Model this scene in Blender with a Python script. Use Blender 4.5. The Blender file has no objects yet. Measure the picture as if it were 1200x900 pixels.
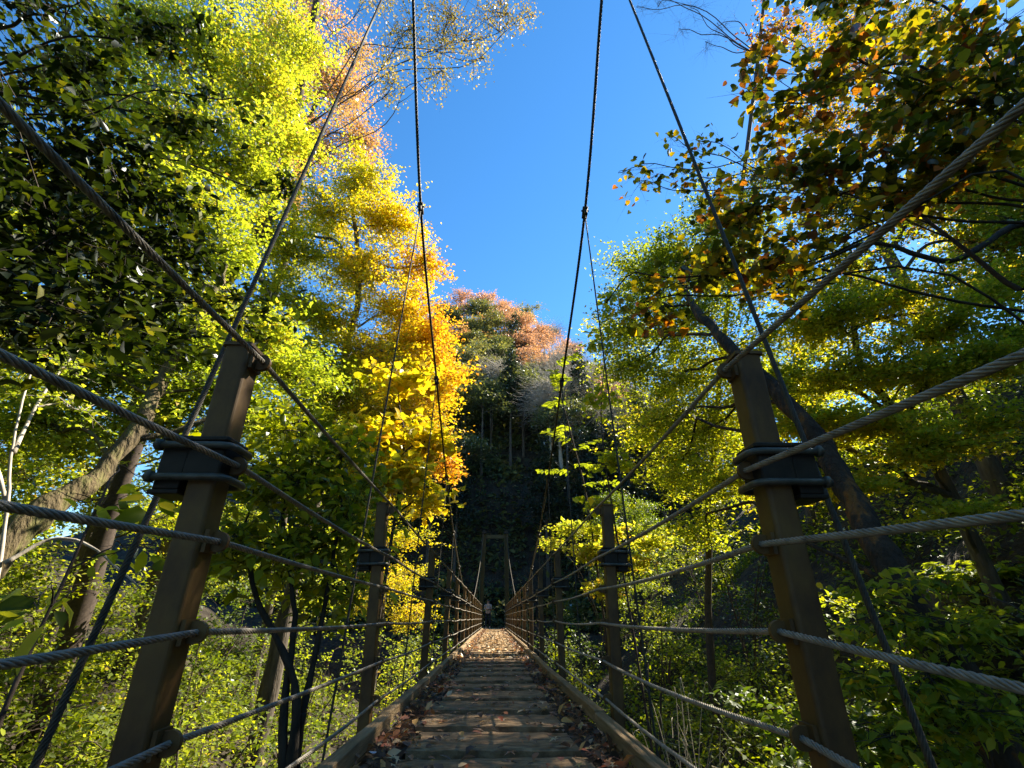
import bpy, math, random
import numpy as np
from mathutils import Vector, Matrix

RNG = np.random.default_rng(11)
random.seed(11)
C = bpy.context.scene.collection
PI = math.pi

# ------------------------------------------------------------------ camera
F, TH, PSI = 560.0, math.radians(25.07), 0.034
cT, sT, cP, sP = math.cos(TH), math.sin(TH), math.cos(PSI), math.sin(PSI)
FWD = np.array([sP * cT, cP * cT, sT]); RGT = np.array([cP, -sP, 0.0]); UPV = np.cross(RGT, FWD)

def at(u, v, Y):
    """world point seen at photo pixel (u, v) lying at distance Y down the valley"""
    d = (u - 600) * RGT + (450 - v) * UPV + F * FWD
    return d * (Y / d[1])

def pix(p):
    p = np.asarray(p, float)
    z = p @ FWD
    return 600 + F * (p @ RGT) / z, 450 - F * (p @ UPV) / z

# ------------------------------------------------------------------ objects
def tag(o, label=None, cat=None, group=None, kind=None):
    if label: o['label'] = label
    if cat: o['category'] = cat
    if group: o['group'] = group
    if kind: o['kind'] = kind
    return o

def empty(name, loc=(0, 0, 0), rz=0.0):
    o = bpy.data.objects.new(name, None); C.objects.link(o)
    o.empty_display_size = 0.2
    o.location = loc; o.rotation_euler = (0, 0, rz)
    return o

def link(name, me, mat, parent=None, smooth=False):
    o = bpy.data.objects.new(name, me); C.objects.link(o)
    if mat is not None and not me.materials: me.materials.append(mat)
    if smooth: me.polygons.foreach_set('use_smooth', np.ones(len(me.polygons), bool))
    if parent is not None: o.parent = parent
    return o

def copy_tree(o, parent=None):
    c = o.copy(); C.objects.link(c); c.parent = parent
    for ch in list(o.children): copy_tree(ch, c)
    return c

def np_mesh(name, V, flat, starts, attrs=None):
    me = bpy.data.meshes.new(name)
    me.vertices.add(len(V)); me.vertices.foreach_set('co', np.ascontiguousarray(V, np.float32).ravel())
    me.loops.add(len(flat)); me.loops.foreach_set('vertex_index', np.ascontiguousarray(flat, np.int32))
    me.polygons.add(len(starts)); me.polygons.foreach_set('loop_start', np.ascontiguousarray(starts, np.int32))
    for k, a in (attrs or {}).items():
        at_ = me.attributes.new(k, 'FLOAT', 'POINT'); at_.data.foreach_set('value', np.ascontiguousarray(a, np.float32))
    me.update(calc_edges=True)
    return me

class MB:
    def __init__(s): s.v = []; s.f = []; s.n = 0
    def add(s, V, Fc):
        s.v.append(np.asarray(V, float).reshape(-1, 3)); s.f += [tuple(i + s.n for i in f) for f in Fc]; s.n += len(s.v[-1])
    def box(s, c, d, rot=None):
        x, y, z = [k / 2 for k in d]
        V = np.array([(-x, -y, -z), (x, -y, -z), (x, y, -z), (-x, y, -z), (-x, -y, z), (x, -y, z), (x, y, z), (-x, y, z)])
        if rot is not None: V = V @ np.array(rot).T
        s.add(V + np.array(c), [(0, 3, 2, 1), (4, 5, 6, 7), (0, 1, 5, 4), (1, 2, 6, 5), (2, 3, 7, 6), (3, 0, 4, 7)])
    def prism(s, prof, z0, z1):
        n = len(prof)
        V = [(x, y, z0) for x, y in prof] + [(x, y, z1) for x, y in prof]
        s.add(V, [tuple(range(n))[::-1], tuple(range(n, 2 * n))] + [(i, (i + 1) % n, n + (i + 1) % n, n + i) for i in range(n)])
    def tube(s, path, r, n=8, cap=True):
        P = np.asarray(path, float); m = len(P)
        r = np.broadcast_to(np.asarray(r, float), (m,))
        T = np.gradient(P, axis=0); T /= np.linalg.norm(T, axis=1)[:, None] + 1e-12
        ref = np.array([0, 0, 1.0]) if abs(T[:, 2]).mean() < .8 else np.array([1.0, 0, 0])
        A = np.cross(T, ref); A /= np.linalg.norm(A, axis=1)[:, None] + 1e-12
        B = np.cross(T, A)
        th = np.arange(n) * 2 * PI / n
        V = P[:, None] + r[:, None, None] * (np.cos(th)[None, :, None] * A[:, None] + np.sin(th)[None, :, None] * B[:, None])
        f = [(i * n + j, i * n + (j + 1) % n, (i + 1) * n + (j + 1) % n, (i + 1) * n + j) for i in range(m - 1) for j in range(n)]
        if cap: f += [tuple(range(n))[::-1], tuple(range((m - 1) * n, m * n))]
        s.add(V.reshape(-1, 3), f)
    def build(s, name, mat, parent=None, smooth=False, bevel=0):
        me = bpy.data.meshes.new(name)
        me.from_pydata(np.concatenate(s.v).tolist(), [], s.f); me.update()
        o = link(name, me, mat, parent, smooth)
        if bevel:
            b = o.modifiers.new('bevel', 'BEVEL'); b.width = bevel; b.segments = 2; b.limit_method = 'ANGLE'
        return o

def rrect(w, d, r, seg=4):
    out = []
    for cx, cy, a0 in ((w/2-r, d/2-r, 0), (-w/2+r, d/2-r, PI/2), (-w/2+r, -d/2+r, PI), (w/2-r, -d/2+r, 3*PI/2)):
        for k in range(seg + 1):
            a = a0 + k * PI / 2 / seg
            out.append((cx + r * math.cos(a), cy + r * math.sin(a)))
    return out

def spline(P, n=8):
    P = np.asarray(P, float)
    if len(P) == 2: return P[0] + np.linspace(0, 1, n + 1)[:, None] * (P[1] - P[0])
    Q = np.vstack([2 * P[0] - P[1], P, 2 * P[-1] - P[-2]]); out = []
    for i in range(len(P) - 1):
        a, b, c, d = Q[i:i + 4]
        for t in np.arange(n) / n:
            out.append(.5 * (2*b + (c-a)*t + (2*a-5*b+4*c-d)*t*t + (3*b-a-3*c+d)*t**3))
    return np.array(out + [P[-1]])

def resample(P, step):
    L = np.r_[0, np.cumsum(np.linalg.norm(np.diff(P, axis=0), axis=1))]
    s = np.linspace(0, L[-1], max(2, int(L[-1] / step) + 1))
    return np.stack([np.interp(s, L, P[:, k]) for k in range(3)], 1), s

def wire_rope(mb, P, R, pitch, near_len, strands=6, step=None, sides=5):
    """six twisted strands over the first near_len metres, a round rope after that"""
    L = np.r_[0, np.cumsum(np.linalg.norm(np.diff(P, axis=0), axis=1))]
    cut = min(near_len, L[-1])
    k = np.searchsorted(L, cut)
    pc = np.array([np.interp(cut, L, P[:, i]) for i in range(3)])
    A = np.vstack([P[:k], pc]) if k < len(P) else P
    Q, s = resample(A, step or pitch / 11)
    T = np.gradient(Q, axis=0); T /= np.linalg.norm(T, axis=1)[:, None]
    ref = np.array([0, 0, 1.0]) if abs(T[:, 2]).mean() < .8 else np.array([1.0, 0, 0])
    N = np.cross(T, ref); N /= np.linalg.norm(N, axis=1)[:, None]; B = np.cross(T, N)
    mb.tube(Q[::4], R * .5, 5)
    for q in range(strands):
        a = 2 * PI * (q / strands + s / pitch)
        mb.tube(Q + R * .66 * (np.cos(a)[:, None] * N + np.sin(a)[:, None] * B), R * .37, sides)
    if cut < L[-1] - 1e-6:
        Z = np.vstack([pc, P[k:]])
        mb.tube(Z, R * .95, 6)

# ------------------------------------------------------------------ materials
def mat(name):
    m = bpy.data.materials.new(name); m.use_nodes = True
    nt = m.node_tree
    for n in list(nt.nodes): nt.nodes.remove(n)
    return m, nt, nt.nodes.new('ShaderNodeOutputMaterial')

def ramp(nt, stops):
    r = nt.nodes.new('ShaderNodeValToRGB'); e = r.color_ramp.elements
    while len(e) < len(stops): e.new(.5)
    for k, (p, c) in enumerate(stops): e[k].position = p; e[k].color = (*c, 1)
    return r

def rough_mat(name, stops, scale=6.0, rough=.8, metal=0, bump=.3, stretch=(1, 1, 1), bscale=None, detail=8, spec=.3, bdist=.01):
    m, nt, out = mat(name); L = nt.links
    b = nt.nodes.new('ShaderNodeBsdfPrincipled'); L.new(b.outputs[0], out.inputs[0])
    tc = nt.nodes.new('ShaderNodeTexCoord'); mp = nt.nodes.new('ShaderNodeMapping'); mp.inputs['Scale'].default_value = stretch
    L.new(tc.outputs['Object'], mp.inputs[0])
    n = nt.nodes.new('ShaderNodeTexNoise'); n.inputs['Scale'].default_value = scale; n.inputs['Detail'].default_value = detail
    n.inputs['Roughness'].default_value = .65
    L.new(mp.outputs[0], n.inputs[0])
    r = ramp(nt, stops); L.new(n.outputs[0], r.inputs[0]); L.new(r.outputs[0], b.inputs['Base Color'])
    n2 = nt.nodes.new('ShaderNodeTexNoise'); n2.inputs['Scale'].default_value = bscale or scale * 4; n2.inputs['Detail'].default_value = 6
    L.new(mp.outputs[0], n2.inputs[0])
    bp = nt.nodes.new('ShaderNodeBump'); bp.inputs['Strength'].default_value = bump; bp.inputs['Distance'].default_value = bdist
    L.new(n2.outputs[0], bp.inputs['Height']); L.new(bp.outputs[0], b.inputs['Normal'])
    b.inputs['Roughness'].default_value = rough; b.inputs['Metallic'].default_value = metal
    b.inputs['Specular IOR Level'].default_value = spec
    return m

def leaf_mat(name, stops, trans=.55, tcol=(1.25, 1.2, .55), gloss=.06):
    """thin leaf: colour varies leaf by leaf; light passes through and comes out yellower"""
    m, nt, out = mat(name); L = nt.links
    a = nt.nodes.new('ShaderNodeAttribute'); a.attribute_name = 'tint'
    r = ramp(nt, stops); L.new(a.outputs['Fac'], r.inputs[0])
    d = nt.nodes.new('ShaderNodeBsdfDiffuse'); L.new(r.outputs[0], d.inputs[0])
    mul = nt.nodes.new('ShaderNodeMix'); mul.data_type = 'RGBA'; mul.blend_type = 'MULTIPLY'; mul.inputs[0].default_value = 1
    L.new(r.outputs[0], mul.inputs[6]); mul.inputs[7].default_value = (*tcol, 1)
    t = nt.nodes.new('ShaderNodeBsdfTranslucent'); L.new(mul.outputs[2], t.inputs[0])
    mx = nt.nodes.new('ShaderNodeMixShader'); mx.inputs[0].default_value = trans
    L.new(d.outputs[0], mx.inputs[1]); L.new(t.outputs[0], mx.inputs[2])
    g = nt.nodes.new('ShaderNodeBsdfGlossy'); g.inputs['Roughness'].default_value = .5; g.inputs[0].default_value = (.9, .95, 1, 1)
    fr = nt.nodes.new('ShaderNodeFresnel'); fr.inputs[0].default_value = 1.4
    ml = nt.nodes.new('ShaderNodeMath'); ml.operation = 'MULTIPLY'; ml.inputs[1].default_value = gloss * 5
    L.new(fr.outputs[0], ml.inputs[0])
    m2 = nt.nodes.new('ShaderNodeMixShader'); L.new(ml.outputs[0], m2.inputs[0]); L.new(mx.outputs[0], m2.inputs[1]); L.new(g.outputs[0], m2.inputs[2])
    L.new(m2.outputs[0], out.inputs[0])
    return m

M = {}
M['post'] = rough_mat('brown_painted_steel', [(.3, (.045, .021, .007)), (.45, (.09, .046, .013)), (.6, (.14, .078, .02)), (.78, (.22, .13, .036))], 7, .58, .0, .12, (1, 1, .6), spec=.4, bdist=.003, bscale=60)
M['clamp'] = rough_mat('dark_weathered_steel', [(.3, (.014, .012, .009)), (.7, (.034, .028, .02))], 20, .6, .1, .2, bdist=.002)
M['bolt'] = rough_mat('grey_green_steel', [(.3, (.05, .052, .042)), (.7, (.12, .12, .1))], 30, .45, .3, .15, bdist=.002)
M['rope'] = rough_mat('galvanised_wire', [(.3, (.12, .108, .09)), (.52, (.26, .24, .205)), (.75, (.36, .33, .28))], 40, .55, .25, .1, bdist=.001)
M['cable'] = rough_mat('weathered_cable', [(.3, (.03, .027, .02)), (.7, (.075, .068, .052))], 40, .6, .1, .1, bdist=.001)
M['plank'] = rough_mat('worn_deck_board', [(.25, (.045, .027, .016)), (.42, (.14, .09, .05)), (.6, (.29, .195, .11)), (.8, (.5, .36, .21))], 7, .85, 0, .55, (1, 2.6, 1), 60)
M['sub'] = rough_mat('dark_damp_board', [(.3, (.018, .014, .011)), (.7, (.05, .038, .028))], 9, .9, 0, .4)
M['kerb'] = rough_mat('weathered_kerb_timber', [(.25, (.1, .065, .033)), (.5, (.22, .15, .08)), (.75, (.36, .27, .16))], 5, .85, 0, .5, (6, .5, 6), 20)
M['tower'] = rough_mat('olive_painted_steel', [(.3, (.05, .04, .016)), (.7, (.1, .083, .032))], 6, .65, 0, .1)
M['bark'] = rough_mat('grey_brown_bark', [(.3, (.035, .028, .021)), (.55, (.09, .075, .058)), (.75, (.15, .13, .105))], 9, .9, 0, .9, (1, 1, .25), 26, bdist=.03)
M['darkbark'] = rough_mat('dark_bark', [(.3, (.016, .013, .01)), (.7, (.05, .042, .032))], 9, .9, 0, .8, (1, 1, .3), 26, bdist=.02)
M['mossbark'] = rough_mat('mossy_bark', [(.3, (.04, .032, .022)), (.5, (.11, .085, .045)), (.62, (.12, .12, .04)), (.75, (.17, .14, .075))], 5, .95, 0, 1.0, (1, 1, .4), 16, bdist=.08)
M['rustbark'] = rough_mat('rust_lichened_bark', [(.35, (.022, .017, .013)), (.55, (.055, .04, .028)), (.64, (.2, .09, .025)), (.8, (.1, .07, .035))], 4, .95, 0, 1.0, (1, 1, .4), 14, bdist=.09)
M['palebark'] = rough_mat('pale_bark', [(.3, (.26, .23, .18)), (.7, (.55, .5, .43))], 9, .85, 0, .4, (1, 1, .4))
M['twig'] = rough_mat('brown_twig', [(.3, (.03, .022, .018)), (.7, (.08, .06, .048))], 20, .9, 0, .2)
M['deadstem'] = rough_mat('dry_pale_stem', [(.3, (.2, .17, .12)), (.7, (.42, .38, .29))], 20, .9, 0, .2)

Y_ = lambda *s: list(s)
LM = {}
LM['dark'] = leaf_mat('dark_evergreen_leaf', [(0, (.008, .016, .005)), (.5, (.02, .034, .007)), (.8, (.05, .075, .01)), (1, (.14, .14, .02))], .42, (1.7, 1.6, .5), .025)
LM['lime'] = leaf_mat('yellow_green_leaf', [(0, (.10, .17, .02)), (.45, (.28, .36, .035)), (.75, (.46, .47, .05)), (.9, (.54, .43, .06)), (1, (.55, .29, .06))], .65, (1.4, 1.33, .7), .03)
LM['orange'] = leaf_mat('orange_leaf', [(0, (.34, .26, .06)), (.35, (.52, .32, .09)), (.7, (.58, .3, .12)), (1, (.52, .22, .12))], .6, (1.3, 1.15, .9))
LM['gold'] = leaf_mat('golden_leaf', [(0, (.30, .36, .03)), (.3, (.58, .52, .04)), (.6, (.68, .48, .045)), (.85, (.66, .33, .05)), (1, (.56, .2, .05))], .60, (1.3, 1.2, .5), .03)
LM['green'] = leaf_mat('mid_green_leaf', [(0, (.03, .055, .008)), (.5, (.09, .14, .012)), (.8, (.2, .26, .018)), (1, (.36, .35, .03))], .55, (1.5, 1.5, .5))
LM['maple'] = leaf_mat('fresh_green_maple_leaf', [(0, (.06, .10, .012)), (.5, (.21, .28, .025)), (.8, (.38, .43, .04)), (1, (.54, .45, .05))], .64, (1.55, 1.42, .6), .03)
LM['mixed'] = leaf_mat('turning_leaf', [(0, (.03, .045, .01)), (.42, (.09, .115, .014)), (.6, (.25, .24, .02)), (.74, (.5, .36, .025)), (.86, (.42, .15, .025)), (1, (.14, .055, .025))], .62, (1.45, 1.3, .5), .03)
LM['sparse'] = leaf_mat('pale_yellow_leaf', [(0, (.16, .17, .03)), (.6, (.36, .3, .06)), (1, (.4, .24, .07))], .55, (1.2, 1.1, .7))
LM['litter'] = leaf_mat('fallen_leaf', [(0, (.04, .027, .02)), (.35, (.12, .07, .042)), (.55, (.24, .13, .065)), (.7, (.34, .085, .035)), (.85, (.56, .31, .09)), (1, (.66, .58, .42))], .25, (1.1, 1, .8), .07)
LM['under'] = leaf_mat('undergrowth_leaf', [(0, (.04, .07, .01)), (.5, (.16, .21, .013)), (.8, (.34, .38, .02)), (1, (.45, .43, .04))], .55, (1.5, 1.4, .5), .04)
LM['russet'] = leaf_mat('russet_leaf', [(0, (.3, .17, .11)), (.5, (.52, .28, .16)), (1, (.66, .38, .2))], .5, (1.2, 1.1, .9))
LM['olive'] = leaf_mat('olive_leaf', [(0, (.06, .08, .03)), (.6, (.15, .17, .055)), (1, (.3, .26, .08))], .45, (1.3, 1.25, .7))
LM['needle'] = leaf_mat('dark_conifer_needle', [(0, (.008, .018, .009)), (.7, (.018, .034, .014)), (1, (.035, .05, .018))], .25, (1.3, 1.3, .7))

# ------------------------------------------------------------------ leaves and trees
T_DIAMOND = (np.array([(0, 0, 0), (.42, .33, .07), (1, 0, -.06), (.42, -.33, .07)]), [(0, 3, 2, 1)])
T_OVAL = (np.array([(0, 0, 0), (.22, .21, .05), (.6, .24, .05), (1, 0, -.1), (.6, -.24, .05), (.22, -.21, .05), (.22, 0, 0), (.6, 0, -.01)]),
          [(0, 6, 1), (6, 7, 2, 1), (7, 3, 2), (0, 5, 6), (6, 5, 4, 7), (7, 4, 3)])
T_ROUND = (np.array([(0, 0, 0), (-.06, .27, .05), (.22, .46, .08), (.58, .36, .06), (1, 0, -.1), (.58, -.36, .06), (.22, -.46, .08), (-.06, -.27, .05), (.3, 0, -.02)]),
           [(0, 8, 2, 1), (8, 3, 2), (8, 4, 3), (8, 5, 4), (8, 6, 5), (0, 7, 6, 8)])
def _maple():
    ang = [180, 128, 100, 74, 52, 26, 0, -26, -52, -74, -100, -128]; rad = [.12, .55, .26, .85, .33, .4, 1.05, .4, .33, .85, .26, .55]
    rad[5] = rad[7] = .32
    V = [(.0, 0, 0)] + [(r * math.cos(math.radians(a)), r * math.sin(math.radians(a)), .05 * math.sin(r * 5)) for a, r in zip(ang, rad)]
    V = np.array(V) * .6 + np.array([.25, 0, 0])
    n = len(ang)
    return V, [(0, 1 + (i + 1) % n, 1 + i) for i in range(n)]
T_MAPLE = _maple()

def leaf_mesh(name, pos, nrm, size, tint, tpl=T_DIAMOND, head=None):
    TV, TF = tpl; N = len(pos); k = len(TV)
    nrm = nrm / (np.linalg.norm(nrm, axis=1)[:, None] + 1e-9)
    d = RNG.normal(size=(N, 3)) if head is None else head
    d = d - (d * nrm).sum(1)[:, None] * nrm; d /= np.linalg.norm(d, axis=1)[:, None] + 1e-9
    b = np.cross(nrm, d)
    curl = RNG.uniform(.5, 2.2, N)
    V = pos[:, None] + size[:, None, None] * (TV[None, :, :1] * d[:, None] + TV[None, :, 1:2] * b[:, None] + (TV[:, 2][None] * curl[:, None])[:, :, None] * nrm[:, None])
    fl = np.concatenate([np.array(f) for f in TF]); ln = np.array([len(f) for f in TF])
    st = np.r_[0, np.cumsum(ln)[:-1]]
    flat = (fl[None] + (np.arange(N) * k)[:, None]).ravel()
    starts = (st[None] + (np.arange(N) * len(fl))[:, None]).ravel()
    return np_mesh(name, V.reshape(-1, 3), flat, starts, {'tint': np.repeat(np.clip(tint, 0, 1), k)})

def patch(p, s=1.0):
    return (np.sin(p[:, 0] * 1.7 * s + 1.3 * np.sin(p[:, 2] * 1.1 * s)) + np.sin(p[:, 1] * 1.9 * s + p[:, 2] * 1.3 * s) + np.sin(p[:, 2] * 2.3 * s - p[:, 0] * s)) / 3

def in_ball(n):
    d = RNG.normal(size=(n, 3)); d /= np.linalg.norm(d, axis=1)[:, None]
    return d * np.minimum(RNG.uniform(.1, 1, (n, 1)) ** .5 * RNG.uniform(.75, 1.35, (n, 1)), 1.35)

def twigs_mesh(p0, pm, p1, r):
    n = len(p0); t = np.array([0, .33, .67, 1.0])
    P = p0[:, None] * ((1-t)**2)[None, :, None] + pm[:, None] * (2*t*(1-t))[None, :, None] + p1[:, None] * (t*t)[None, :, None]
    T = p1 - p0; T /= np.linalg.norm(T, axis=1)[:, None] + 1e-9
    A = np.cross(T, np.array([.31, .17, .93])); A /= np.linalg.norm(A, axis=1)[:, None] + 1e-9; B = np.cross(T, A)
    th = np.arange(3) * 2 * PI / 3
    ring = np.cos(th)[None, :, None] * A[:, None] + np.sin(th)[None, :, None] * B[:, None]
    rr = r[:, None] * np.array([1, .75, .5, .22])[None]
    V = P[:, :, None] + rr[:, :, None, None] * ring[:, None]
    f = np.array([(i*3+j, i*3+(j+1) % 3, (i+1)*3+(j+1) % 3, (i+1)*3+j) for i in range(3) for j in range(3)])
    Fc = (f[None] + (np.arange(n) * 12)[:, None, None]).reshape(-1, 4)
    return V.reshape(-1, 3), Fc

def tree(name, label, cat, trunk, r0, r1, clumps, leaf, size, lm, bark='bark', tpl=T_DIAMOND, group=None, lpt=40, spread=.16,
         flat=.5, tint=(.5, .13, .16), tfn=None, limb_r=None, twig_r=None, twigmat=None, droop=0.0, up=1.0, attach=None, nseg=7,
         trunk_name='trunk', crown_name='crown', pscale=1.0, extra=None, hang=0.0, dense=1.0, rs=1.0, ls=1.0):
    """trunk: list of points (or list of such lists); clumps: (centre, radii, leaf count)"""
    stems = trunk if isinstance(trunk[0][0], (list, tuple, np.ndarray)) else [trunk]
    base = np.asarray(stems[0][0], float)
    root = tag(empty(name, base), label, cat, group)
    tb = MB(); lines = []
    for st in stems:
        S = spline(np.asarray(st, float) - base, 6)
        k = len(S)
        wob = RNG.normal(size=(k, 3)) * r0 * .16; wob[0] = 0
        S = S + wob * np.linspace(0, 1, k)[:, None]
        rr = r0 + (r1 - r0) * np.linspace(0, 1, k) ** .85
        rr = rr * (1 + .07 * RNG.normal(size=k)); rr[0] *= 1.3
        tb.tube(S, rr, 10 if r0 > .08 else 6); lines.append((S, rr))
    tb.build(trunk_name, M[bark], root, True)
    P0, PM, P1, RR = [], [], [], []
    LP, LN, LT, LH = [], [], [], []
    lb = MB(); haslimb = False
    for c in clumps:
        cen = np.asarray(c[0], float) - base; rad = np.asarray(c[1], float) * np.ones(3) * rs; n = int(c[2] * dense)
        # limb from the trunk
        best = None
        for S, rr in lines:
            dd = np.linalg.norm((S - cen) * np.array([1, 1, .8]), axis=1) + np.maximum(0, S[:, 2] - cen[2] + .25 * np.linalg.norm((S - cen)[:, :2], axis=1)) * 1.5
            dd[:max(1, int(len(S) * .25))] += 1.0 if len(S) > 6 else 0
            j = int(np.argmin(dd))
            if best is None or dd[j] < best[0]: best = (dd[j], S[j], rr[j])
        s, sr = best[1], best[2]
        vec = cen - s; ln = np.linalg.norm(vec)
        mid = s + vec * .5 + np.array([0, 0, .12 * ln - hang * ln]) + RNG.normal(size=3) * .07 * ln
        end = cen + vec / (ln + 1e-6) * rad.min() * .5
        LPts = spline([s, mid, cen, end], nseg)
        wv = np.linspace(0, 1, len(LPts)); am = .03 * ln * np.sin(PI * np.minimum(wv * 1.15, 1))[:, None]
        ph = RNG.uniform(0, 6.3, 6)
        LPts = LPts + am * np.stack([np.sin(9 * wv + ph[0]) + .6 * np.sin(21 * wv + ph[1]), np.sin(8 * wv + ph[2]) + .6 * np.sin(19 * wv + ph[3]), np.sin(10 * wv + ph[4]) + .6 * np.sin(23 * wv + ph[5])], 1)
        lr = min(sr * .8, (limb_r or max(.012, .018 * ln + .01)))
        lb.tube(LPts, np.linspace(lr, lr * .22, len(LPts)), 5); haslimb = True
        nt = max(3, int(n / lpt)) if n > 0 else int(c[3])
        tg = cen + in_ball(nt) * rad
        tt = RNG.uniform(.4, 1, nt); idx = np.minimum((tt * (len(LPts) - 1)).astype(int), len(LPts) - 1)
        st_ = LPts[idx]
        # prefer the nearest of two picks, so twigs fan out naturally
        idx2 = np.minimum((RNG.uniform(.4, 1, nt) * (len(LPts) - 1)).astype(int), len(LPts) - 1)
        swap = np.linalg.norm(LPts[idx2] - tg, axis=1) < np.linalg.norm(st_ - tg, axis=1)
        st_ = np.where(swap[:, None], LPts[idx2], st_)
        dl = np.linalg.norm(tg - st_, axis=1)
        pm = (st_ + tg) / 2 + np.stack([RNG.normal(0, .08, nt), RNG.normal(0, .08, nt), .12 * RNG.uniform(-.3, 1, nt)], 1) * dl[:, None]
        P0.append(st_); PM.append(pm); P1.append(tg); RR.append(np.clip((twig_r or .006) * (.6 + .8 * dl), .002, lr * .6))
        # side twigs
        ns = nt * (2 if n > 0 else 5)
        w = RNG.integers(0, nt, ns); q = RNG.uniform(.35, .95, ns)[:, None]
        b0 = st_[w] * (1-q)**2 + pm[w] * 2*q*(1-q) + tg[w] * q*q
        b1 = b0 + (tg[w] - st_[w]) * .25 + RNG.normal(size=(ns, 3)) * np.array([1, 1, flat]) * spread * 1.5
        P0.append(b0); PM.append((b0 + b1) / 2 + RNG.normal(size=(ns, 3)) * spread * .2); P1.append(b1); RR.append(np.full(ns, (twig_r or .006) * .5))
        if n > 0:
            lt = np.repeat(np.arange(nt), int(math.ceil(n / nt)))[:n]
            half = len(lt) // 2
            t = RNG.beta(2.2, 1.2, len(lt))[:, None] * 1.05
            p = st_[lt] * (1-t)**2 + pm[lt] * 2*t*(1-t) + tg[lt] * t*t
            w2 = RNG.integers(0, ns, half); t2 = RNG.uniform(.1, 1.1, half)[:, None]
            p[:half] = b0[w2] + (b1[w2] - b0[w2]) * t2
            off = RNG.normal(size=(len(lt), 3)) * np.array([1, 1, flat]) * spread
            off[:half] *= .35
            p = p + off; p[:, 2] -= droop * np.abs(RNG.normal(size=len(lt)))
            LP.append(p)
            LN.append(np.array([0, 0, up]) + RNG.normal(size=(len(lt), 3)) * .55)
            tw = RNG.normal(size=nt) * tint[1]
            LT.append(tint[0] + tw[lt] + RNG.normal(size=len(lt)) * tint[1] + (c[3] if len(c) > 3 else 0))
    V, Fc = twigs_mesh(np.concatenate(P0), np.concatenate(PM), np.concatenate(P1), np.concatenate(RR))
    lb.v.append(V); lb.f += [tuple(x) for x in (Fc + lb.n).tolist()]; lb.n += len(V)
    lb.build('branches', M[twigmat or bark], root, True)
    if LP:
        p = np.concatenate(LP); nn = np.concatenate(LN); t = np.concatenate(LT) + tint[2] * patch(p, pscale)
        if tfn is not None: t = t + tfn(p + base)
        sz = size * ls * RNG.uniform(.6, 1.25, len(p))
        head = None
        if droop: head = np.stack([RNG.normal(size=len(p)), RNG.normal(size=len(p)), np.full(len(p), -1.0)], 1)
        link(crown_name, leaf_mesh(name, p, nn, sz, t, tpl, head), LM[lm], root)
    return root

# ------------------------------------------------------------------ ground
def sstep(a, b, x):
    t = np.clip((x - a) / (b - a), 0, 1); return t * t * (3 - 2 * t)

def ground_z(x, y):
    x = np.asarray(x, float); y = np.asarray(y, float)
    z = -5.4 + 0 * x
    z = z + .42 * np.maximum(0, -x - 3.2) - .22 * np.maximum(0, -x - 16)
    z = z + 1.0 * np.maximum(0, x - 3.6) - .75 * np.maximum(0, x - 17)
    z = np.minimum(z, 14)
    near = sstep(-.6, -5, y); z = z * (1 - near) + np.maximum(z, -.75) * near
    hill = 49 * np.exp(-((x + 3) / 36.0) ** 2) * np.clip((y - 36) / 48, 0, 1) + 3
    far = sstep(30, 38, y)
    z = z * (1 - far) + np.maximum(np.minimum(z, 3), -1.5 + hill * sstep(35, 46, y)) * far
    z = np.where(y > 84, np.minimum(z, 56), z)
    z = z + (.22 * np.sin(x * .9 + .6 * y) + .18 * np.sin(1.3 * y - .5 * x) + .10 * np.sin(2.7 * x + 1.9 * y)) * (np.abs(x) > 1.5) * (1 - near * .7)
    return z

def axis_samples(lim, fine, n_f, n_c):
    a = np.linspace(-fine, fine, n_f); b = fine + (lim - fine) * (np.linspace(0, 1, n_c + 1)[1:] ** 1.8)
    return np.r_[-b[::-1], a, b]
gx = axis_samples(420, 26, 150, 34); gy = axis_samples(420, 48, 200, 34) + 36
GX, GY = np.meshgrid(gx, gy); GZ = ground_z(GX, GY)
nx, ny = len(gx), len(gy)
V = np.stack([GX.ravel(), GY.ravel(), GZ.ravel()], 1)
i = (np.arange(ny - 1)[:, None] * nx + np.arange(nx - 1)[None]).ravel()
flat = np.stack([i, i + 1, i + 1 + nx, i + nx], 1).ravel()
me = np_mesh('ground', V, flat, np.arange(len(i)) * 4)
M['ground'] = rough_mat('forest_floor', [(.28, (.010, .008, .006)), (.45, (.026, .02, .014)), (.58, (.045, .037, .025)), (.7, (.035, .042, .016)), (.85, (.09, .085, .07))], 1.6, .95, 0, 1.0, (1, 1, 1), 7, bdist=.15, detail=12)
g = link('ground', me, M['ground'], None, True); tag(g, kind='structure')

def gz(x, y): return float(ground_z(np.array([x]), np.array([y]))[0])
def gp(x, y, d=-.1): return np.array([x, y, gz(x, y) + d])

# ------------------------------------------------------------------ the bridge
DECK_END = 36.5
def dz(y): return -.60 - .018 * y
bridge = tag(empty('suspension_bridge', (0, 0, dz(0))), 'narrow timber-decked cable footbridge with brown posts and wire hand ropes', 'footbridge')
B0 = np.array([0, 0, dz(0)])
def bp(x, y, h): return np.array([x, y, dz(y) + h]) - B0
posts_y = [-1.15, 1.3, 3.48, 6.1, 8.6, 10.95] + [10.95 + 2.43 * k for k in range(1, 11)]
posts_y = [y for y in posts_y if y < 35.4]
ROPE_H = [1.288, .972, .775, .57, .355, .15]
PX, PW = .764, .074
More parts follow.
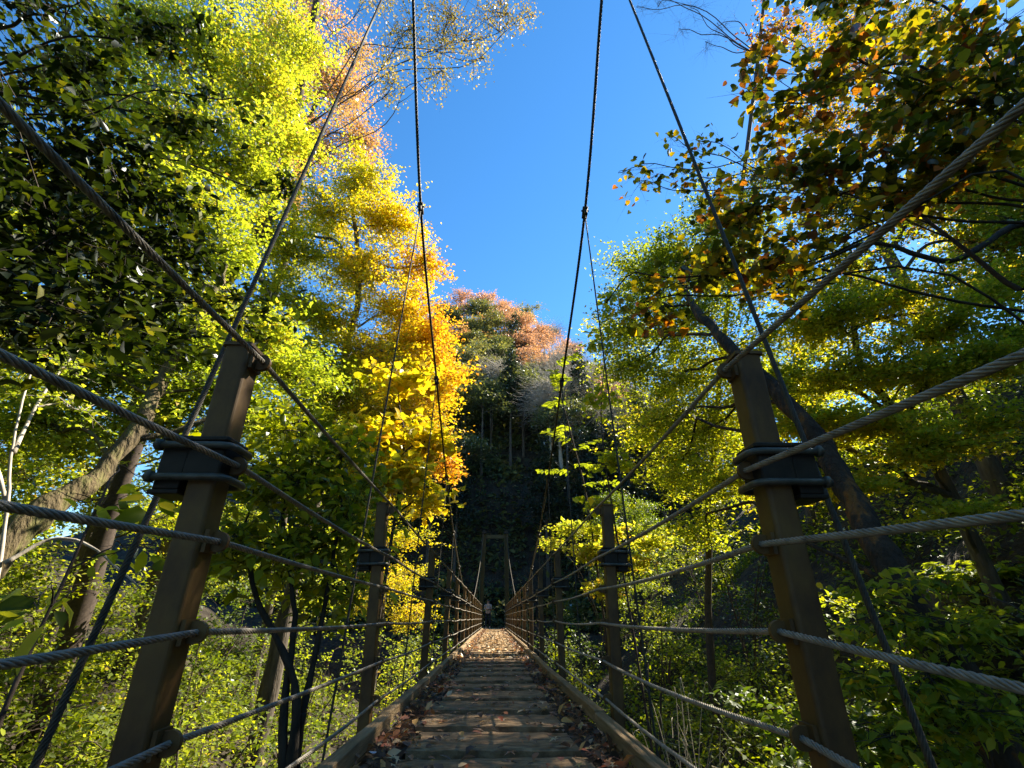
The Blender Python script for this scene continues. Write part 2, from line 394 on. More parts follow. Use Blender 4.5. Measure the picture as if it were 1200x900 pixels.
# deck panels
def plank_mb(w, l, seed):
    r = np.random.default_rng(seed); mb = MB()
    n = 12; xs = np.linspace(-w / 2, w / 2, n + 1)
    top = []; 
    for yy in (-l/2, -l/2 + .012, 0, l/2 - .012, l/2):
        for x in xs: top.append((x, yy + (r.normal() * .003 if abs(yy) > l/2 - .001 else 0), .0 + r.normal() * .0022 - (.008 if abs(yy) > l/2 - .001 else 0)))
    V = top + [(x, yy, -.045) for yy in (-l/2, l/2) for x in xs]; m = n + 1
    f = [(a*m+b, a*m+b+1, (a+1)*m+b+1, (a+1)*m+b) for a in range(4) for b in range(n)]
    o = 5 * m
    f += [(o+b, o+b+1, b+1, b) for b in range(n)] + [(4*m+b, 4*m+b+1, o+m+b+1, o+m+b) for b in range(n)] + [(o+b+1, o+b, o+m+b, o+m+b+1) for b in range(n)]
    f += [tuple([o] + [a*m for a in range(5)] + [o+m])[::-1], tuple([o+n] + [a*m+n for a in range(5)] + [o+m+n])]
    mb.add(V, f); return mb
y = -1.0; k = 0
while y < DECK_END - .3:
    w = .89 + random.uniform(-.025, .025); l = .565 + random.uniform(-.012, .012)
    o = plank_mb(w, l, k).build('deck_board', M['plank'], bridge)
    o.location = bp(random.uniform(-.015, .015), y, -.006); o.rotation_euler = (-.066 + random.uniform(-.012, .012), random.uniform(-.012, .012), random.uniform(-.012, .012))
    y += l + .038; k += 1
for sx in (-1, 1):
    for q, xx in enumerate((.555,)):
        mb = MB(); ys = np.arange(-1.3, DECK_END + .1, 1.2)
        for y0 in ys: mb.box(bp(sx * xx, y0 + .6, -.05), (.20, 1.19, .04))
        mb.build('edge_board', M['sub'], bridge, bevel=.003)
    mb = MB(); mb.box(bp(sx * .42, 17.6, -.14), (.08, 38, .12), Matrix.Rotation(-.018, 3, 'X')); mb.build('stringer', M['clamp'], bridge)
for py in posts_y:
    mb = MB(); mb.box(bp(0, py, -.27), (2.1, .1, .11)); mb.build('floor_beam', M['clamp'], bridge, bevel=.006)
# kerbs, one timber per bay, laid a little unevenly
for sx in (-1, 1):
    for a, b in zip(posts_y[:-1], posts_y[1:]):
        mb = MB(); l = b - a - .03
        mb.box((0, 0, 0), (.066, l, .07))
        o = mb.build('kerb_beam', M['kerb'], bridge, bevel=.006)
        o.location = bp(sx * (.655 + random.uniform(-.012, .012)), (a + b) / 2, .045 + random.uniform(-.01, .012))
        o.rotation_euler = (-.018 + random.uniform(-.006, .006), random.uniform(-.05, .05), random.uniform(-.006, .006))
# rail posts: local origin at deck level, inner side is +x
def bridge_head_drop(sx): return .09 if sx < 0 else .17
def make_post():
    p = MB(); p.prism(rrect(PW, PW + .008, .012), -.33, 1.325); post = p.build('rail_post', M['post'], bridge)
    c = MB(); c.prism(rrect(.086, .094, .01), 1.326, 1.336); c.build('post_cap', M['post'], post)
    s = MB(); s.prism(rrect(.098, .106, .01), .935, 1.025)
    s.prism(rrect(.110, .116, .01), 1.027, 1.039)
    s.box((-.083, 0, .965), (.066, .09, .13)); s.box((-.084, 0, .893), (.078, .1, .012)); s.box((-.084, 0, 1.037), (.078, .1, .012))
    for zz in (.94, .99): s.tube([(-.118, 0, zz), (-.13, 0, zz)], .014, 6)
    s.build('clamp_block', M['clamp'], post, bevel=.003)
    for zz in (1.012, .927):
        u = MB(); w = .064; x1 = .068
        pts = [(-.128, -w, zz), (x1 - .028, -w, zz), (x1 - .008, -w + .008, zz), (x1, -w + .028, zz), (x1, w - .028, zz), (x1 - .008, w - .008, zz), (x1 - .028, w, zz), (-.128, w, zz)]
        u.tube(np.vstack([np.linspace(pts[0], pts[1], 4), pts[2:6], np.linspace(pts[6], pts[7], 4)]), .0095, 10)
        for yy in (-w, w): u.tube([(-.122, yy, zz), (-.110, yy, zz)], .0165, 6)
        u.build('u_bolt', M['bolt'], post, True)
    q = PW / 2
    for h in ROPE_H:
        m = MB(); n = 14
        prof = [(q + .026 + .025 * math.cos(a), .025 * math.sin(a)) for a in np.linspace(-PI * .62, PI * .62, n)] + [(q + .002, .024), (q + .002, -.024)]
        V = [(x, -.006, h + z) for x, z in prof] + [(x, .006, h + z) for x, z in prof]; k_ = len(prof)
        m.add(V, [tuple(range(k_)), tuple(range(k_, 2*k_))[::-1]] + [(i, k_ + i, k_ + (i+1) % k_, (i+1) % k_) for i in range(k_)])
        m.box((q + .006, 0, h), (.010, .056, .055))
        m.build('rope_lug', M['post'], post)
    return post
post0 = make_post(); first = True
far_proto = None
for py in posts_y:
    for sx in (-1, 1):
        if first: o = post0; first = False
        elif py < 18: o = copy_tree(post0, bridge)
        else:
            o = post0.copy(); C.objects.link(o); o.parent = bridge
            for ch in post0.children:
                if ch.name.startswith(('post_cap', 'clamp_block')):
                    c = ch.copy(); C.objects.link(c); c.parent = o
        o.location = bp(sx * PX, py, -bridge_head_drop(sx) if py < 0 else 0)
        lean = {1.3: .004, 3.48: .03}.get(py, random.uniform(-.012, .012))
        o.rotation_euler = (random.uniform(-.006, .006), sx * lean if sx < 0 else lean, 0 if sx < 0 else PI)
        if sx < 0: o.rotation_euler[1] = -lean
        else: o.rotation_euler[1] = -lean
# hand ropes; the rails dip slightly at the bridge head behind the first posts
for sx in (-1, 1):
    for q, h in enumerate(ROPE_H):
        pts = []
        yy = posts_y + [36.6]
        for a, b in zip(yy[:-1], yy[1:]):
            sag = random.uniform(.004, .022)
            for t in np.arange(6) / 6: pts.append(bp(sx * (PX - .063), a + (b - a) * t, h - sag * 4 * t * (1 - t) - (bridge_head_drop(sx) * (1 - t) if a < 0 else 0)))
        pts.append(bp(sx * (PX - .063), yy[-1], h))
        mb = MB(); wire_rope(mb, np.array(pts), .0080, .1, 8.6)
        mb.build('hand_rope', M['rope'], bridge, True)
# main cables
cab = [(-2.0, 12.2), (.2, 9.2), (1.6, 7.35), (2.5, 6.36), (2.9, 5.94), (4.4, 4.37), (6.8, 3.23), (9.3, 2.2), (12, 1.38), (16, .55), (20, .2), (24, .38), (28, 1.25), (32, 2.65), (36.5, 4.9)]
cy = np.array([c[0] for c in cab]); cz = np.array([c[1] for c in cab])
def cable_x(sx, y): return (-.95 - .03 * np.exp(-y / 3)) if sx < 0 else (1.0 + .18 * np.exp(-np.maximum(y, 0) / 3))
def cabz(y):
    P = spline(np.stack([cy, cz, cz * 0], 1), 10); return np.interp(y, P[:, 0], P[:, 1])
for sx in (-1, 1):
    ys = np.linspace(-2, 36.5, 240); P = np.stack([np.vectorize(lambda y: cable_x(sx, y))(ys), ys, cabz(ys)], 1)
    P[:, 0] = P[:, 0] + (sx * .86 - P[:, 0]) * sstep(26, 36.5, ys)
    mb = MB(); wire_rope(mb, P - B0, .018, .2, 18, step=.03, strands=5); main = mb.build('main_cable', M['cable'], bridge, True)
    # hangers lean a little forward to the cable and carry a clamp there
    for py in posts_y[1:]:
        hx0 = sx * (1.015 if py < 2 else .975); b0 = np.array([hx0, py - .05, dz(py) - .24])
        y1 = py
        for _ in range(30): y1 = py - .05 + .18 * (cabz(y1) - b0[2])
        if y1 > 30: continue
        x1 = float(np.interp(y1, P[:, 1], P[:, 0])); top = np.array([x1, y1, float(cabz(y1))])
        mb = MB(); path = np.linspace(b0, top, 40)
        path[:, 0] += np.sin(np.linspace(0, PI, 40)) * random.uniform(-.012, .012)
        if py < 5: wire_rope(mb, path - B0, .0095 if py < 2 else .008, .09, 12, step=.012, strands=6)
        else: mb.tube(path - B0, .008, 6)
        hg = mb.build('hanger', M['cable'], bridge, True)
        m = MB(); d = np.array([0, 1.0, np.interp(y1 + .1, ys, cabz(ys)) - np.interp(y1 - .1, ys, cabz(ys))]); d[2] /= .2; d /= np.linalg.norm(d)
        m.tube(np.array([top - d * .07, top + d * .07]) - B0, .034, 8)
        m.tube(np.array([top - d * .05 + (0, 0, -.02), top - d * .05 + (0, -.02, -.12)]) - B0, .02, 6); m.tube(np.array([top - d*.02 + (.045, 0, 0), top - d*.02 - (.045, 0, 0)]) - B0, .012, 6)
        m.build('cable_clamp', M['clamp'], hg, True)
# far portal tower
tw = MB(); tx, ty = .83, 36.7
tw.box(np.array([0, ty, dz(ty) + .02]) - B0, (2.4, .6, .1)); tower = tw.build('portal_tower', M['tower'], bridge, bevel=.01)
for sx in (-1, 1):
    m = MB()
    a = np.array([sx * (tx + .1), ty, dz(ty) + .07]); b = np.array([sx * (tx - .02), ty, 4.92])
    d = b - a
    for (ox, wx, wy) in ((-.13, .03, .3), (.13, .03, .3), (0, .23, .03)):
        V = []
        for e in (a, b):
            V += [(e[0] + ox + sx_, e[1] + sy_, e[2]) for sx_, sy_ in ((-wx/2, -wy/2), (wx/2, -wy/2), (wx/2, wy/2), (-wx/2, wy/2))]
        m.add(np.array(V) - B0, [(3, 2, 1, 0), (4, 5, 6, 7), (0, 1, 5, 4), (1, 2, 6, 5), (2, 3, 7, 6), (3, 0, 4, 7)])
    m.build('tower_leg', M['tower'], tower)
    m = MB(); m.box(np.array([sx * (tx - .02), ty, 4.99]) - B0, (.34, .4, .12)); m.tube(np.array([(sx * (tx - .02), ty - .1, 5.09), (sx * (tx - .02), ty + .1, 5.09)]) - B0, .11, 12); m.build('cable_saddle', M['clamp'], tower)
m = MB(); m.box(np.array([0, ty, 4.72]) - B0, (1.34, .22, .26)); m.build('crossbeam', M['tower'], tower, bevel=.01)

# fallen leaves on the deck
def litter():
    n1, n2, n3 = 5200, 520, 2400
    y1 = -1 + 37 * RNG.random(n1) ** 1.6; x1 = RNG.choice([-1, 1], n1) * (.60 - np.abs(RNG.normal(0, .085, n1))); z1 = RNG.random(n1) ** 2 * .045 + .004
    z1 = z1 + .03 * np.clip((np.abs(x1) - .42) / .2, 0, 1) - .03 * (np.abs(x1) > .47)
    y2 = 1 + 8.5 * RNG.random(n2); x2 = RNG.uniform(-.46, .46, n2); z2 = np.full(n2, .016)
    y3 = RNG.uniform(9, 35, n3); x3 = RNG.normal(0, .42, n3).clip(-.6, .6); z3 = .014 + .03 * np.abs(x3) * RNG.random(n3)
    x = np.r_[x1, x2, x3]; y = np.r_[y1, y2, y3]; z = np.r_[z1, z2, z3] + np.array([dz(v) for v in y])
    n = len(x); nr = np.array([0, 0, 1.0]) + RNG.normal(size=(n, 3)) * np.r_[np.full(n1, .45), np.full(n2, .12), np.full(n3, .2)][:, None]
    sz = RNG.uniform(.035, .095, n); t = RNG.random(n) ** .9 * .95
    t[n1 + n2:] = RNG.uniform(.82, 1, n3)  # far leaves tinted paler, standing in for strong sun on that stretch
    p = np.stack([x, y, z], 1); h = n // 2; s = RNG.permutation(n)
    a, b = s[:h], s[h:]
    return p, nr, sz, t, a, b
p, nr, sz, t, a, b = litter()
o = link('fallen_leaves', leaf_mesh('fallen_leaves', p[a], nr[a], sz[a], t[a], T_OVAL), LM['litter'])
tag(o, 'dry brown, red and yellow pointed leaves strewn over the bridge deck and piled along its kerbs', 'fallen leaves', kind='stuff')
o = link('fallen_leaves', leaf_mesh('fallen_leaves', p[b], nr[b], sz[b] * 1.1, t[b], T_MAPLE), LM['litter'])
tag(o, 'dry lobed maple leaves strewn over the bridge deck and piled along its kerbs', 'fallen leaves', kind='stuff')

# ------------------------------------------------------------------ the walker at the far end
def person():
    b = at(571.5, 738, 34.2); b[2] = dz(34.2)
    root = tag(empty('person', b), 'person in pale top and dark trousers standing with folded arms on the bridge', 'person')
    def skin(name, pts, edges, rad, m, sub=2):
        me = bpy.data.meshes.new(name); me.from_pydata(pts, edges, []); me.update()
        o = link(name, me, m, root)
        md = o.modifiers.new('skin', 'SKIN'); md.use_smooth_shade = True
        for v, r in zip(me.skin_vertices[0].data, rad): v.radius = r if isinstance(r, tuple) else (r, r)
        me.skin_vertices[0].data[0].use_root = True
        s = o.modifiers.new('sub', 'SUBSURF'); s.levels = s.render_levels = sub
        return o
    sk = rough_mat('skin', [(.3, (.42, .26, .2)), (.7, (.5, .32, .25))], 8, .6, 0, .05)
    sh = rough_mat('pale_shirt', [(.3, (.30, .25, .23)), (.7, (.4, .35, .33))], 8, .9, 0, .2)
    tr = rough_mat('dark_trousers', [(.3, (.012, .013, .018)), (.7, (.03, .03, .038))], 8, .9, 0, .2)
    hr = rough_mat('dark_hair', [(.3, (.015, .011, .009)), (.7, (.04, .03, .022))], 30, .6, 0, .4)
    pts = [(0, 0, .93), (0, .01, 1.08), (0, .015, 1.24), (0, .01, 1.36), (0, -.005, 1.44), (0, -.02, 1.55), (0, -.025, 1.63),
           (-.1, 0, .88), (-.105, -.02, .5), (-.11, .01, .09), (-.12, -.13, .035), (.1, 0, .88), (.11, -.03, .5), (.12, .0, .09), (.14, -.14, .035),
           (-.17, .0, 1.36), (-.225, -.01, 1.12), (-.05, -.2, 1.13), (.07, -.21, 1.16), (.17, .0, 1.36), (.225, -.01, 1.12), (.05, -.17, 1.17), (-.09, -.18, 1.2)]
    ed = [(0,1),(1,2),(2,3),(3,4),(4,5),(5,6),(0,7),(7,8),(8,9),(9,10),(0,11),(11,12),(12,13),(13,14),(3,15),(15,16),(16,17),(17,18),(3,19),(19,20),(20,21),(21,22)]
    rad = [(.15,.11),(.13,.1),(.15,.11),(.13,.09),.05,.085,.07,.09,.06,.045,.04,.09,.06,.045,.04,.055,.045,.036,.03,.055,.045,.036,.03]
    skin('body', pts, ed, rad, sk)
    skin('shirt', [(0, 0, .98), (0, .01, 1.1), (0, .015, 1.24), (0, .01, 1.37), (-.175, 0, 1.365), (-.225, -.005, 1.2), (.175, 0, 1.365), (.225, -.005, 1.2)],
         [(0,1),(1,2),(2,3),(3,4),(4,5),(3,6),(6,7)], [(.16,.12),(.145,.115),(.16,.122),(.14,.1),.066,.06,.066,.06], sh)
    skin('trousers', [(0, 0, .97), (-.1, 0, .86), (-.107, -.02, .5), (-.112, .005, .1), (.1, 0, .86), (.112, -.03, .5), (.122, -.002, .1)],
         [(0,1),(1,2),(2,3),(0,4),(4,5),(5,6)], [(.16,.125),.105,.075,.065,.105,.075,.065], tr)
    h = MB()
    th = np.linspace(0, PI * .55, 8)
    V = [(.098 * math.sin(a) * math.cos(p_), -.012 + .11 * math.sin(a) * math.sin(p_), 1.585 + .115 * math.cos(a) - (.05 * max(0, math.sin(p_)) * math.sin(a))) for a in th for p_ in np.arange(14) * 2 * PI / 14]
    h.add(V, [(i*14+j, (i+1)*14+j, (i+1)*14+(j+1) % 14, i*14+(j+1) % 14) for i in range(7) for j in range(14)])
    h.build('hair', hr, root, True)
    f = MB()
    for x in (-.032, .032): f.box((x, -.108, 1.585), (.024, .012, .012))
    f.box((0, -.1, 1.515), (.045, .012, .01)); f.build('face_features', hr, root)
    n = MB(); n.box((0, -.118, 1.55), (.024, .03, .045)); n.build('nose', sk, root, bevel=.008)
person()

# ------------------------------------------------------------------ trees near the bridge
def A(u, v, Y, r, n, *e): return (at(u, v, Y), r, n, *e)
exec_trees = True
# ---- left bank
def goldfn(p):
    # outer, valley-side leaves have turned orange
    return .30 * np.clip((p[:, 0] + 3.7) / 2.0, -.8, 1) + .10 * np.clip((p[:, 2] - 5.5) / 3, -1, 1)
b = gp(-5.4, 13.5)
tree('golden_maple', 'tall golden-yellow maple with orange outer leaves, left of the bridge', 'tree',
     [b, b + (.2, -.1, 4), b + (.5, -.2, 7.5), at(420, 330, 13.2), at(410, 230, 13.4)], .24, .05,
     [A(330,350,12.4,(1.2,1.2,.6),3200,-.2), A(350,420,12,(1.2,1.2,.6),3400,-.22), A(310,270,12.6,(1.1,1.2,.7),2600,-.15), A(370,500,11.6,(1.1,1.1,.5),2600,-.25), A(300,410,11.6,(1.1,1.1,.5),2600,-.25), A(425,215,13.4,(1.2,1.3,.9),4200), A(385,250,13,(1.3,1.3,.9),4200), A(455,262,13.3,(1.1,1.3,.8),4600), A(490,310,13.6,(.9,1.1,.6),3000), A(345,300,12.6,(1.3,1.3,.9),4200,-.12),
      A(420,320,13,(1.3,1.4,.9),4800), A(470,365,13.2,(1.2,1.3,.8),5000), A(495,400,13.4,(1.0,1.1,.8),4600), A(375,375,12.6,(1.3,1.3,.8),4200,-.1), A(430,420,12.8,(1.3,1.3,.8),4600),
      A(500,455,13,(1.1,1.2,.75),5200,.03), A(515,435,13.4,(.45,.8,.8),2300,.1), A(455,485,12.6,(1.2,1.2,.7),4200), A(395,460,12.2,(1.2,1.2,.7),3600,-.12), A(495,515,12.8,(.9,1,.5),2600,.1), A(440,545,12.2,(1.0,1,.5),2000), A(523,545,13.1,(.35,.7,.35),700,.12)],
     None, .085, 'gold', 'bark', dense=1.35, rs=1.25, ls=1.12, spread=.17, flat=.4, tint=(.29, .12, .14), tfn=goldfn, lpt=55)
b = gp(-11.5, 8.6)
tree('yellow_green_maple', 'very tall yellow-green maple filling the upper left, behind the dark evergreen', 'tree',
     [b, b + (.4, 0, 6), at(120, 250, 8.6), at(230, 130, 9), at(270, 30, 9.2)], .28, .06,
     [A(240,60,8.6,(1.5,1.5,1.1),6500), A(310,110,9,(1.4,1.5,1.0),6500,.04), A(200,150,8.2,(1.3,1.4,1.0),5000), A(275,190,8.8,(1.3,1.4,.9),5500), A(340,50,9.6,(1.2,1.4,1.0),4500,.14),
      A(300,-40,9.2,(2,1.8,1.2),4500), A(170,50,8.2,(1.4,1.4,1.0),4500), A(120,110,8,(1.2,1.3,1),3200), A(225,245,8.2,(1.2,1.3,.7),4000), A(330,165,9.4,(.8,1,.8),2500,.12), A(160,-40,8.2,(1.6,1.5,1),2500)],
     None, .085, 'lime', 'bark', dense=1.2, rs=1.25, ls=1.15, spread=.24, flat=.5, tint=(.55, .11, .14), lpt=55)
b = gp(-11, 17)
tree('orange_tree', 'salmon-orange thin-leaved tree rising high behind the golden maple', 'tree',
     [b, b + (.8, -.4, 9), b + (2.2, -1, 15), at(360, 150, 15.5), at(390, 70, 15.5)], .3, .05,
     [A(395,105,15.5,(1.8,1.8,1.4),3600), A(350,70,15,(1.6,1.8,1.3),3200), A(420,165,15.6,(1.1,1.6,1.1),2000), A(360,170,15,(1.6,1.6,1.2),3000), A(420,60,16,(1.0,1.6,1.0),1200), A(370,10,15.5,(1.5,1.5,1.2),1500,.1), A(305,130,14.6,(1.6,1.6,1.2),2200), A(330,220,14.5,(1.5,1.5,1),2000,-.1)],
     None, .10, 'orange', 'bark', dense=1.4, rs=1.2, ls=1.1, spread=.32, tint=(.36, .15, .16), lpt=34)
b = gp(-9.5, 12.5)
tree('tall_overhanging_tree', 'tall tree dangling sparse pale-yellow sprays against the sky at the top', 'tree',
     [b, b + (.5, -.6, 9), b + (2.5, -1.2, 15), at(400, -130, 9.5), at(470, -150, 9)], .26, .07,
     [A(470,45,9.2,(1.0,1.2,1.1),420), A(520,30,9.2,(1.1,1.3,1.0),560), A(580,25,9.4,(1.0,1.2,.8),480), A(615,25,9.5,(.45,.9,.6),150), A(455,100,9.3,(.5,.9,.7),220), A(510,90,9.3,(.7,1,.6),200), A(555,70,9.3,(.6,1,.5),160), A(440,-10,9.3,(1,1,.8),300)],
     None, .075, 'sparse', 'twig', spread=.2, dense=2.0, tint=(.5, .2, .1), lpt=20, twig_r=.007, limb_r=.02, nseg=9)
b = gp(-5.6, 3.4)
tree('dark_evergreen', 'near dark evergreen with silhouetted leafy branches, reaching in from the far left', 'tree',
     [b, b + (.1, .1, 4), b + (.2, .1, 7), at(-60, 120, 3.2), at(-20, -60, 3.2)], .17, .05,
     [A(40,90,3.0,(.9,.8,.6),1500), A(110,215,3.1,(.8,.8,.42),1500), A(45,290,2.7,(.7,.7,.42),1500), A(190,300,3.5,(.7,.8,.35),1100), A(130,360,3.2,(.8,.7,.3),1100), A(30,190,2.6,(.6,.6,.4),1000), A(40,370,2.5,(.55,.6,.3),900),
      A(70,10,3.0,(1,.9,.5),1000), A(250,350,3.8,(.6,.7,.3),600), A(170,240,3.2,(.5,.6,.22),420), A(20,-60,3,(1,1,.6),700)],
     None, .105, 'dark', 'darkbark', tpl=T_OVAL, dense=.62, rs=1.25, spread=.13, flat=.5, tint=(.45, .2, .12), lpt=22, droop=.03, twig_r=.006, limb_r=.022)
b = gp(-6.2, 2.6)
tree('drooping_branch_tree', 'tree sending thin bare-edged twigs with rows of small dark leaves across the upper left', 'tree',
     [b, b + (0, 0, 5), at(-120, 150, 2.6), at(-80, 60, 2.5)], .1, .03,
     [A(110,75,2.5,(.5,.2,.14),170), A(190,35,2.6,(.42,.2,.16),200), A(205,140,2.9,(.34,.2,.1),120), A(250,150,3.2,(.3,.2,.1),110), A(265,115,3.3,(.3,.2,.08),60), A(150,170,2.7,(.4,.2,.1),120), A(330,215,3.6,(.3,.2,.15),120)],
     None, .085, 'dark', 'darkbark', tpl=T_OVAL, spread=.05, flat=.6, tint=(.4, .2, .1), lpt=11, droop=.05, twig_r=.004, limb_r=.012)
b = gp(-8.2, 6.4)
tree('leaning_mossy_tree', 'old leaning tree with a thick mossy trunk and yellow-green layered foliage, far left', 'tree',
     [at(-150, 830, 5.6), at(0, 645, 6.0), at(70, 585, 6.4), at(135, 540, 6.9), at(215, 400, 7.8), at(260, 330, 8.4)], .24, .06,
     [A(220,420,8.2,(1.2,1.2,.5),3400), A(160,380,8,(1.2,1.2,.6),3200), A(270,470,8.6,(1.0,1.1,.45),2800,-.1), A(100,440,7.6,(1.1,1.1,.55),2800), A(300,390,9,(1.1,1.2,.6),3200,.06), A(60,500,7.4,(.9,1,.5),2200), A(340,440,9.6,(1,1.1,.5),2600), A(180,500,8.2,(1.0,1,.35),2000,-.12), A(30,400,7.4,(1,1,.7),2200), A(330,510,9,(.9,1,.4),1800,-.1), A(255,295,9,(1.1,1.1,.6),2600), A(100,300,8.2,(1.2,1.2,.8),2600)],
     None, .085, 'lime', 'mossbark', dense=1.2, rs=1.25, ls=1.12, spread=.2, flat=.3, tint=(.45, .12, .16), lpt=50)
b = gp(-7.6, 5.2)
tree('pale_barked_tree', 'small pale-barked tree with forked whitish limbs at the far left edge', 'tree',
     [[at(-10, 720, 5.0), at(8, 600, 5.0), at(15, 520, 5.0), at(40, 420, 5.3)], [at(8, 590, 5.0), at(-15, 500, 5.1), at(-20, 400, 5.2)], [at(15, 530, 5.0), at(55, 455, 5.5), at(100, 400, 6)], [at(5, 660, 5), at(60, 632, 5.2), at(105, 640, 5.3), at(165, 690, 5.4)]], .022, .009,
     [A(60,430,5.6,(.5,.5,.4),260), A(20,380,5.4,(.5,.5,.4),260), A(90,480,5.6,(.4,.5,.3),160)],
     None, .08, 'lime', 'palebark', spread=.14, tint=(.5, .15, .1), lpt=18, limb_r=.02)
# trees farther back on both slopes
backs = [(-9.5, 3.2, 8.5, 2.6, 'lime', .45, 'light-green tree close by the far left edge, in front of the small green one'), (-14, 5, 10, 3.4, 'maple', .5, 'green tree at the extreme left edge, seen between the pale limbs'), (-13, 9, 13, 3.4, 'lime', .5, 'yellow-green tree standing at the far left edge behind the mossy leaning trunk'), (-12, 15, 14, 3.6, 'maple', .6, 'full green tree on the left slope behind the yellow-green maple'),
         (-8.5, 20, 13, 3.4, 'lime', .5, 'yellow-green tree on the left slope behind the golden maple'), (-16, 21, 15, 4, 'green', .55, 'dark green tree high on the left slope'),
         (-6, 28, 13, 3.2, 'gold', .3, 'yellow tree on the left bank near the far end of the bridge'), (-19, 13, 14, 4, 'lime', .4, 'wide light-green tree at the back of the left slope'), (-10, 5.5, 9, 2.6, 'maple', .55, 'small green tree low at the left edge behind the pale limbs'),
         (14, 8, 7, 2.8, 'maple', .5, 'green tree on top of the right slope behind the bright layered maple'), (18, 25, 6, 2.6, 'green', .6, 'shaded green tree on the right slope behind the leaning trunk'), (17, 4.6, 6.5, 2.8, 'maple', .45, 'green tree at the far right edge above the slope'),
         (11.5, 17.5, 6, 2.6, 'maple', .45, 'tall green tree on the right slope behind the dense maple'), (8.5, 32, 7, 2.6, 'green', .6, 'dark green tree on the right bank toward the far tower'), (19, 12, 7, 3.0, 'gold', .3, 'yellow-tinged tree at the back of the right slope')]
for k, (x, y, h, r, lm, t0, lab) in enumerate(backs):
    b = gp(x, y); cl = []
    rr = np.random.default_rng(200 + k)
    for q in range(13):
        f = .28 + .72 * (q + .5) / 13; a = q * 2.4 + rr.uniform(-.4, .4); w = r * math.sin(PI * min(1, max(.12, 1.08 - f))) ** .6 * .62
        cl.append((b + np.array([math.cos(a) * w, math.sin(a) * w, h * f]), (r * .5, r * .5, r * .3), 1500 if y < 18 else 1300))
    tree('broadleaf_tree', lab, 'tree', [b, b + (.1, 0, h * .35), b + (-.15, .1, h * .7), b + (0, 0, h * .95)], .2, .04, cl, None, .13, lm, 'bark', spread=.3, flat=.4, tint=(t0, .12, .15), lpt=45)
behind = [(-5, -6, 12, 3.6, 'green', .4, 'unseen green tree on the near bank behind the viewer, left of the path'), (5.5, -7, 12, 3.6, 'green', .4, 'unseen green tree on the near bank behind the viewer, right of the path'),  # unseen near-bank wood, added to block sky light from behind the camera
          (-10, -2, 12, 3.6, 'maple', .4, 'unseen spreading maple on the near bank at the left, beside the bridge head'), (11, -3, 11, 3.6, 'maple', .4, 'unseen spreading maple on the near bank at the right, beside the bridge head'), (0, -13, 14, 4.4, 'green', .35, 'unseen large dark tree standing across the path behind the viewer'),
          (-13, -11, 14, 4.4, 'green', .35, 'unseen large dark tree farther back on the near bank, left'), (13, -12, 14, 4.4, 'green', .35, 'unseen large dark tree farther back on the near bank, right')]
for k, (x, y, h, r, lm, t0, lab) in enumerate(behind):
    b = gp(x, y); cl = []
    rr = np.random.default_rng(300 + k)
    for q in range(11):
        f = .2 + .8 * (q + .5) / 11; a = q * 2.4; w = r * .55 * math.sin(PI * min(1, max(.12, 1.1 - f))) ** .6
        cl.append((b + np.array([math.cos(a) * w, math.sin(a) * w, h * f]), (r * .55, r * .55, r * .35), 700))
    tree('broadleaf_tree', lab, 'tree', [b, b + (.1, 0, h * .35), b + (-.15, .1, h * .7), b + (0, 0, h * .95)], .2, .04, cl, None, .26, lm, 'bark', spread=.35, flat=.4, tint=(t0, .12, .15), lpt=45)
# shrubs on the left bank
def stems(base, n, h, sp, seed):
    r = np.random.default_rng(seed); out = []
    for k in range(n):
        a = r.uniform(0, 2 * PI); d = r.uniform(.4, 1) * sp
        tip = np.array([math.cos(a) * d, math.sin(a) * d, h * r.uniform(.75, 1.0)])
        out.append([base + np.array([math.cos(a), math.sin(a), 0]) * .06, base + tip * (.35, .35, .5), base + tip])
    return out
b = gp(-2.9, 5.0)
tree('broadleaf_shrub', 'big glossy green shrub with drooping oval leaves and dark stems, just left of the bridge', 'shrub',
     [[at(335, 960, 4.6), at(332, 840, 4.6), at(345, 720, 4.7), at(330, 600, 4.9)], [at(342, 960, 4.7), at(352, 850, 4.7), at(375, 740, 4.8), at(400, 600, 5.1)], [at(338, 930, 4.6), at(345, 800, 4.6), at(300, 700, 4.7), at(285, 620, 4.8)], [b, at(335, 900, 4.7), at(338, 860, 4.65)]], .045, .015,
     [A(300,560,4.9,(.55,.6,.35),620), A(360,560,5.1,(.55,.6,.4),700), A(400,620,5.1,(.45,.6,.4),650), A(330,640,4.9,(.5,.6,.3),600), A(400,530,5.4,(.5,.6,.35),550), A(280,640,4.8,(.4,.5,.3),420), A(390,690,5.1,(.4,.5,.3),380), A(350,500,5.3,(.5,.5,.3),420), A(420,575,5.6,(.4,.5,.3),360)],
     None, .125, 'under', 'darkbark', tpl=T_OVAL, dense=.75, rs=1.15, spread=.13, flat=.7, tint=(.66, .16, .12), lpt=14, droop=.06, twig_r=.006)
b = gp(-2.1, 8.4)
tree('yellow_heart_leaf_shrub', 'young tree with bright yellow heart-shaped leaves beside the second left posts', 'tree',
     [b, b + (.1, 0, 2.5), at(470, 560, 8.4), at(470, 480, 8.6)], .05, .015,
     [A(470,560,8.3,(.75,.8,.4),700), A(440,510,8.2,(.7,.7,.35),560), A(500,520,8.8,(.55,.6,.35),480), A(420,570,8,(.5,.6,.3),360), A(465,450,8.7,(.7,.7,.3),420), A(500,590,8.8,(.35,.5,.25),200)],
     None, .14, 'gold', 'twig', tpl=T_ROUND, spread=.14, tint=(.33, .12, .1), lpt=16)
